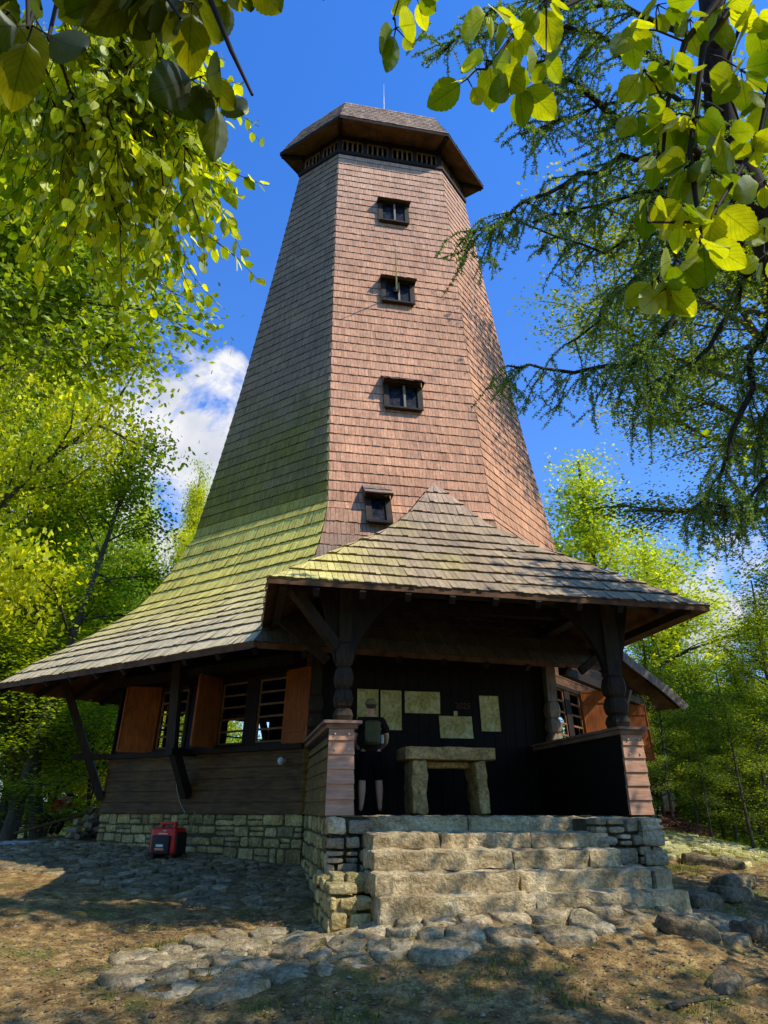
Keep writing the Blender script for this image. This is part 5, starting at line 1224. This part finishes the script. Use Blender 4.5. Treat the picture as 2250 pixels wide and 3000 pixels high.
def standing_man():
    px, py = 2.07, 11.78; t = thing('person', 'man seen from behind in olive cap and black shorts, reading the porch notices', 'person', (px, py, 0), radians(-4))
    # pelvis root
    N = [(0, 0, .93, (.15, .11)), (0, .0, 1.08, (.135, .1)), (0, .01, 1.25, (.15, .105)), (0, .0, 1.4, (.155, .1)), (0, .0, 1.49, (.075, .07)), (0, .01, 1.55, (.055, .058)), (0, .015, 1.6, (.06, .075)), (0, .02, 1.67, (.08, .1)), (0, .015, 1.73, (.062, .078))]
    E = [(0, 1), (1, 2), (2, 3), (3, 4), (4, 5), (5, 6), (6, 7), (7, 8)]
    for s in (-1, 1):
        k = len(N); N += [(s * .1, 0, .86, .095), (s * .12, .01, .68, .08), (s * .135, .02, .48, .062), (s * .14, -.015, .36, .068), (s * .145, -.01, .2, .05), (s * .15, -.005, .09, .036), (s * .16, .06, .04, (.04, .03)), (s * .17, .15, .03, (.038, .024))]; E += [(0, k)] + [(k + i, k + i + 1) for i in range(7)]
        k = len(N); N += [(s * .17, 0, 1.42, .062), (s * .235, -.01, 1.3, .05), (s * .265, -.01, 1.17, .042), (s * .26, .09, 1.08, .037), (s * .235, .19, 1.04, .028)]; E += [(3, k)] + [(k + i, k + i + 1) for i in range(4)]
        hand_nodes(N, E, k + 4, (s * .235, .19, 1.04), (-s * .25, 1, -.1), (s * .3, 0, 1), (-s, 0, -.3))
    body_ = skinned('body', N, E, skin, t)
    N = [(0, 0, .86, (.185, .145)), (0, 0, 1.06, (.178, .138)), (0, .01, 1.25, (.172, .122)), (0, 0, 1.4, (.172, .112)), (0, 0, 1.465, (.095, .08))]; E = [(0, 1), (1, 2), (2, 3), (3, 4)]
    for s in (-1, 1): k = len(N); N += [(s * .175, 0, 1.415, .078), (s * .24, -.01, 1.3, .07), (s * .268, -.01, 1.2, .066)]; E += [(3, k), (k, k + 1), (k + 1, k + 2)]
    skinned('shirt', N, E, mat_plain('black_cotton', (.028, .02, .018), .85, .1), t)
    N = [(0, 0, 1.0, (.172, .13)), (0, 0, .88, (.178, .135))]; E = [(0, 1)]
    for s in (-1, 1): k = len(N); N += [(s * .11, 0, .8, .11), (s * .125, .01, .62, .1), (s * .135, .015, .47, .095)]; E += [(1, k), (k, k + 1), (k + 1, k + 2)]
    skinned('shorts', N, E, mat_plain('black_shorts_cloth', (.008, .008, .009), .85, .1), t)
    for s in (-1, 1):
        skinned('shoe', [(s * .15, -.02, .05, (.045, .05)), (s * .16, .07, .045, (.048, .042)), (s * .172, .18, .035, (.045, .032))], [(0, 1), (1, 2)], blk, t); skinned('sock', [(s * .148, -.004, .1, .045), (s * .147, -.005, .15, .045)], [(0, 1)], blk, t)
    oliv = mat_plain('olive_cap_cloth', (.34, .3, .14), .85, .1); ellip('cap', (0, .015, 1.675), (.104, .122, .098), oliv, t, -.05)
    mb = MB(); mb.grid([[Vector((sin(a) * .085 * q, .05 + cos(a) * .09 * q + .04, 1.672 - .02 * q)) for a in [lerp(-1.2, 1.2, i / 8) for i in range(9)]] for q in (.7, 1, 1.25)]); mb.build('cap_brim', oliv, t)
    ellip('hair', (0, -.012, 1.655), (.08, .09, .06), mat_plain('grey_brown_hair', (.1, .08, .06), .8), t, -.9)
    for s in (-1, 1): ellip('ear', (s * .078, .01, 1.635), (.014, .022, .032), skin, t)
    bp = thing('backpack', 'small dark olive backpack worn on the back of the man in the porch', 'backpack', (px + .0, py - .19, 1.02), radians(-4))
    c = mat_plain('dark_olive_nylon', (.13, .125, .06), .7, .2)
    bev('pack_body', [(-.125, .125, -.07, .07, 0, .38)], c, bp, .068, 5); bev('front_pocket', [(-.1, .1, -.11, -.05, .03, .2)], c, bp, .025, 3); bev('bottle', [(.13, .18, -.03, .03, .02, .16)], mat_plain('pale_bottle', (.6, .68, .7), .3), bp, .02, 3)
    for s in (-1, 1): m = MB(); m.tube([(s * .08, .06, .05), (s * .11, .04, .2), (s * .1, .08, .34), (s * .09, .16, .42), (s * .09, .22, .46)], .018, 6); m.build('shoulder_strap', c, bp)
standing_man()
def crouching():
    x, y = az_pos(112, 21.5); z = H(x, y); t = thing('person', 'person in a red top bending to the ground beyond the far left corner', 'person', (x, y, z), radians(-25))
    N = [(0, 0, .55, (.15, .13)), (.1, 0, .68, (.14, .13)), (.24, 0, .84, (.15, .13)), (.34, 0, .94, (.14, .11)), (.42, 0, .98, .06), (.48, 0, 1.0, (.075, .08)), (.54, 0, 1.0, (.07, .075))]; E = [(i, i + 1) for i in range(6)]
    for s in (-1, 1):
        k = len(N); N += [(.06, s * .1, .5, .09), (.3, s * .13, .42, .07), (.16, s * .12, .12, .045), (.28, s * .12, .04, .035)]; E += [(0, k), (k, k + 1), (k + 1, k + 2), (k + 2, k + 3)]
        k = len(N); N += [(.36, s * .18, .88, .055), (.42, s * .2, .66, .045), (.56, s * .17, .48, .034)]; E += [(3, k), (k, k + 1), (k + 1, k + 2)]; hand_nodes(N, E, k + 2, (.56, s * .17, .48), (.6, 0, -.6), (0, s, 0), (0, -s * .5, -.5))
    skinned('body', N, E, skin, t)
    N = [(-.02, 0, .56, (.17, .15)), (.1, 0, .69, (.165, .15)), (.24, 0, .85, (.17, .15)), (.35, 0, .95, (.14, .12))]; E = [(0, 1), (1, 2), (2, 3)]
    for s in (-1, 1): k = len(N); N += [(.35, s * .18, .89, .075), (.41, s * .2, .7, .062)]; E += [(3, k), (k, k + 1)]
    skinned('jacket', N, E, mat_plain('red_fleece', (.75, .015, .03), .8, .1), t)
    N = [(0, 0, .5, (.155, .14))]; E = []
    for s in (-1, 1): k = len(N); N += [(.08, s * .1, .49, .1), (.31, s * .13, .42, .085), (.16, s * .12, .12, .06)]; E += [(0, k), (k, k + 1), (k + 1, k + 2)]
    skinned('trousers', N, E, mat_plain('dark_trousers', (.015, .018, .025), .85, .1), t); ellip('hair', (.49, 0, 1.03), (.1, .09, .08), mat_plain('brown_hair', (.06, .035, .02), .8), t, -.2)
crouching()
def walker():
    x, y = az_pos(1447, 23.0); z = H(x, y); t = thing('person', 'person in white top and dark red trousers standing among the right-hand trunks', 'person', (x, y, z), radians(20))
    N = [(0, 0, .92, (.14, .1)), (0, 0, 1.1, (.125, .095)), (0, 0, 1.28, (.14, .1)), (0, 0, 1.4, (.14, .09)), (0, 0, 1.5, .05), (0, .0, 1.58, (.07, .085)), (0, 0, 1.66, (.07, .085))]; E = [(i, i + 1) for i in range(6)]
    for s in (-1, 1):
        k = len(N); N += [(s * .09, 0, .84, .09), (s * .1, .03 * s, .48, .06), (s * .1, -.05 * s, .1, .04), (s * .1, .08 - .05 * s, .04, .035)]; E += [(0, k), (k, k + 1), (k + 1, k + 2), (k + 2, k + 3)]
        k = len(N); N += [(s * .17, 0, 1.38, .055), (s * .21, -.02, 1.14, .042), (s * .2, .08, .92, .032)]; E += [(3, k), (k, k + 1), (k + 1, k + 2)]; hand_nodes(N, E, k + 2, (s * .2, .08, .92), (0, .2, -1), (0, 1, 0), (-s, 0, 0))
    skinned('body', N, E, skin, t)
    N = [(0, 0, .9, (.155, .12)), (0, 0, 1.1, (.145, .115)), (0, 0, 1.28, (.158, .118)), (0, 0, 1.42, (.14, .1))]; E = [(0, 1), (1, 2), (2, 3)]
    for s in (-1, 1): k = len(N); N += [(s * .175, 0, 1.38, .07), (s * .21, -.02, 1.16, .058)]; E += [(3, k), (k, k + 1)]
    skinned('shirt', N, E, mat_plain('white_shirt_cloth', (.75, .74, .7), .85, .1, var=.05), t)
    N = [(0, 0, .9, (.15, .115))]; E = []
    for s in (-1, 1): k = len(N); N += [(s * .095, 0, .82, .105), (s * .1, .03 * s, .48, .08), (s * .1, -.05 * s, .12, .06)]; E += [(0, k), (k, k + 1), (k + 1, k + 2)]
    skinned('trousers', N, E, mat_plain('dark_red_cloth', (.16, .02, .02), .85, .1), t); ellip('hair', (0, -.02, 1.66), (.088, .1, .1), mat_plain('dark_hair', (.03, .015, .01), .8), t, -.4)
walker()
# ------------------------------------------------------------------ heap of dry twigs, wood pile, odds and ends
def heap(name, label, cx, cy, rx, ry, hz, n, cols, seed, cat):
    mb = MB(); r = random.Random(seed); z0 = H(cx, cy)
    for _ in range(n):
        a = r.uniform(0, 6.28); q = r.random() ** .5; x = cos(a) * rx * q; y = sin(a) * ry * q; z = hz * (1 - q * q) * r.random(); L = r.uniform(.12, .4); th = r.uniform(0, 6.28); e = r.uniform(-.5, .5)
        dv_ = Vector((cos(th) * cos(e), sin(th) * cos(e), sin(e))) * L / 2; c = Vector((x, y, z)); v = r.uniform(.5, 1.5); mb.tube([c - dv_, c + Vector((0, 0, .02)), c + dv_], .006 + .006 * r.random(), 3, col=tuple(k * v for k in r.choice(cols)))
    t = NT(name + '_material'); t.bsdf(attr_col(t), .9); tag(mb.build(name, t.m, None, (cx, cy, z0)), label, cat, kind='stuff')
hx, hy = az_pos(1440, 20.0); heap('brush_heap', 'low heap of dry reddish-brown brushwood at the edge of the paved slope', hx, hy, 1.0, .6, .42, 1500, [(.22, .09, .05), (.3, .15, .08), (.12, .06, .03)], 4, 'brush heap')
cx, cy = az_pos(215, 17.6); r = random.Random(8)
for i in range(34):
    row = i // 8; x = cx + (i % 8) * .16 - .55 + row * .1 + r.uniform(-.05, .05); y = cy + r.uniform(-.25, .3); z = H(x, y) + .07 + row * .12; L = r.uniform(.3, .45); a = r.uniform(-.7, .7) + pi / 2 + .2; m = MB()
    dv_ = Vector((cos(a), sin(a), r.uniform(-.15, .15))) * L / 2; m.tube([-dv_, Vector((0, 0, 0)), dv_], [.06, .065, .055], 6, col=mixc((.5, .42, .3), (.16, .1, .06), r.random())); t = M.get('log')
    if t is None: q = NT('split_firewood'); q.bsdf(q.mix(1.0, attr_col(q), q.ramp(q.noise(q.coord(), 12, 4), [(.3, (.6, .6, .6)), (.7, (1.1, 1.1, 1.1))]), 'MULTIPLY'), .85); t = M['log'] = q.m
    o = m.build('firewood_log', t, None, (x, y, z)); tag(o, 'split log in the untidy firewood pile at the left corner of the tower', 'log', 'logs of the firewood pile')
m = MB(); x, y = az_pos(195, 18.0); m.beam(Vector((-1.5, .2, .1)), Vector((1.2, -.1, .85)), .22, .05); tag(m.build('plank', M['boards'], None, (x, y, H(x, y))), 'weathered plank leaning up over the firewood pile', 'plank')
for px, lb_, L in ((60, 'white flattened sack lying at the foot of the leaning trunks', .7), (25, 'short white stick-like litter at the left edge of the paving', .5)):
    x, y = az_pos(px, 17.5); o = bev('white_sack', [(-L / 2, L / 2, -.12, .12, 0, .07)], M['pebblewhite'], None, .03, 3); o.location = (x, y, H(x, y)); tag(o, lb_, 'sack')
def _dir(px, py):
    f, p, s = 1510., radians(23.), radians(11.)
    F = Vector((sin(s) * cos(p), cos(s) * cos(p), sin(p))); R = Vector((cos(s), -sin(s), 0)); U = R.cross(F)
    return (R * (px - 829.5) - U * (py - 1106) + F * f).normalized()
CLOUDS = [(_dir(320, 965), .165), (_dir(270, 1090), .17), (_dir(1545, 1330), .085), (_dir(1600, 1700), .14), (_dir(1450, 1560), .1), (_dir(330, 1200), .12)]
SKYTINT = (.8, 1.5, 2.45)
# ------------------------------------------------------------------ camera, light, sky
cam = bpy.data.cameras.new('camera'); co = bpy.data.objects.new('camera', cam); COL.objects.link(co)
co.location = (0, 0, .08); co.rotation_euler = (radians(90 + 23.0), 0, radians(-11.0))
cam.sensor_fit = 'VERTICAL'; cam.sensor_height = 24; cam.lens = 24 * 1510 / 2212; cam.clip_start = .05; cam.clip_end = 6000
sc.camera = co
EL, PH = radians(48), radians(54.5)
sd = Vector((cos(EL) * sin(PH), -cos(EL) * cos(PH), sin(EL)))
sun = bpy.data.lights.new('sun', 'SUN'); sun.energy = 5; sun.angle = radians(.5); sun.color = (1, .91, .75)
so = bpy.data.objects.new('sun', sun); COL.objects.link(so); so.rotation_euler = sd.to_track_quat('Z', 'Y').to_euler(); so.location = (10, -8, 30)
w = bpy.data.worlds.new('World'); sc.world = w; w.use_nodes = True; nt = w.node_tree; nt.nodes.clear()
N = nt.nodes.new; Lk = nt.links.new
out = N('ShaderNodeOutputWorld'); bg = N('ShaderNodeBackground'); bg.inputs[1].default_value = .12; Lk(bg.outputs[0], out.inputs[0])
sky = N('ShaderNodeTexSky'); sky.sky_type = 'NISHITA'; sky.sun_disc = False; sky.sun_elevation = EL; sky.sun_rotation = atan2(sd.x, sd.y)
sky.air_density = 1.0; sky.dust_density = .3; sky.ozone_density = 2.5
tint = N('ShaderNodeMix'); tint.data_type = 'RGBA'; tint.blend_type = 'MULTIPLY'; tint.inputs[0].default_value = 1; Lk(sky.outputs[0], tint.inputs[6]); tint.inputs[7].default_value = SKYTINT + (1,)
tc = N('ShaderNodeTexCoord')
sxyz = N('ShaderNodeSeparateXYZ'); Lk(tc.outputs['Generated'], sxyz.inputs[0]); grd = N('ShaderNodeMapRange'); Lk(sxyz.outputs[2], grd.inputs[0]); grd.inputs[1].default_value = .05; grd.inputs[2].default_value = .8
tv = N('ShaderNodeMix'); tv.data_type = 'RGBA'; Lk(grd.outputs[0], tv.inputs[0]); tv.inputs[6].default_value = (1.15, 1.5, 2.0, 1); tv.inputs[7].default_value = (.6, 1.5, 2.8, 1); Lk(tv.outputs[2], tint.inputs[7])
def vmath(op, a, b=None):
    m = N('ShaderNodeVectorMath'); m.operation = op
    for k, v in ((0, a), (1, b)):
        if v is None: continue
        if isinstance(v, bpy.types.NodeSocket): Lk(v, m.inputs[k])
        else: m.inputs[k].default_value = v
    return m
def mm(op, a, b=0.0, clamp=False):
    m = N('ShaderNodeMath'); m.operation = op; m.use_clamp = clamp
    for k, v in ((0, a), (1, b)):
        if isinstance(v, bpy.types.NodeSocket): Lk(v, m.inputs[k])
        else: m.inputs[k].default_value = v
    return m.outputs[0]
D = vmath('NORMALIZE', tc.outputs['Generated']).outputs[0]
nz = N('ShaderNodeTexNoise'); nz.inputs['Scale'].default_value = 7; nz.inputs['Detail'].default_value = 9; nz.inputs['Roughness'].default_value = .58; nz.inputs['Distortion'].default_value = .3; Lk(D, nz.inputs['Vector'])
cov = None
for dvec, rad_ in CLOUDS:
    dt = vmath('DOT_PRODUCT', D, Vector(dvec).normalized()).outputs['Value']
    ang = mm('ARCCOSINE', dt); k = mm('SUBTRACT', 1.0, mm('DIVIDE', ang, rad_)); k = mm('MAXIMUM', k, -1.0)
    cov = k if cov is None else mm('MAXIMUM', cov, k)
den = mm('ADD', mm('MULTIPLY', cov, .55), mm('MULTIPLY', mm('SUBTRACT', nz.outputs[0], .5), 2.2))
cl = mm('SMOOTHSTEP' if False else 'MULTIPLY', mm('SUBTRACT', den, .02), 5.0, True)
n2 = N('ShaderNodeTexNoise'); n2.inputs['Scale'].default_value = 11; n2.inputs['Detail'].default_value = 6; Lk(D, n2.inputs['Vector'])
cr_ = N('ShaderNodeValToRGB'); cr_.color_ramp.elements[0].position = .35; cr_.color_ramp.elements[0].color = (4.9, 5.3, 6.3, 1); cr_.color_ramp.elements[1].position = .6; cr_.color_ramp.elements[1].color = (8, 8, 8.2, 1)
Lk(n2.outputs[0], cr_.inputs[0])
mx = N('ShaderNodeMix'); mx.data_type = 'RGBA'; Lk(cl, mx.inputs[0]); Lk(tint.outputs[2], mx.inputs[6]); Lk(cr_.outputs[0], mx.inputs[7]); Lk(mx.outputs[2], bg.inputs[0])
sc.view_settings.view_transform = 'Standard'; sc.view_settings.look = 'None'; sc.view_settings.exposure = 0; sc.view_settings.gamma = 1
sc.cycles.max_bounces = 4; sc.cycles.diffuse_bounces = 2; sc.cycles.transmission_bounces = 3; sc.cycles.glossy_bounces = 2; sc.cycles.use_denoising = True
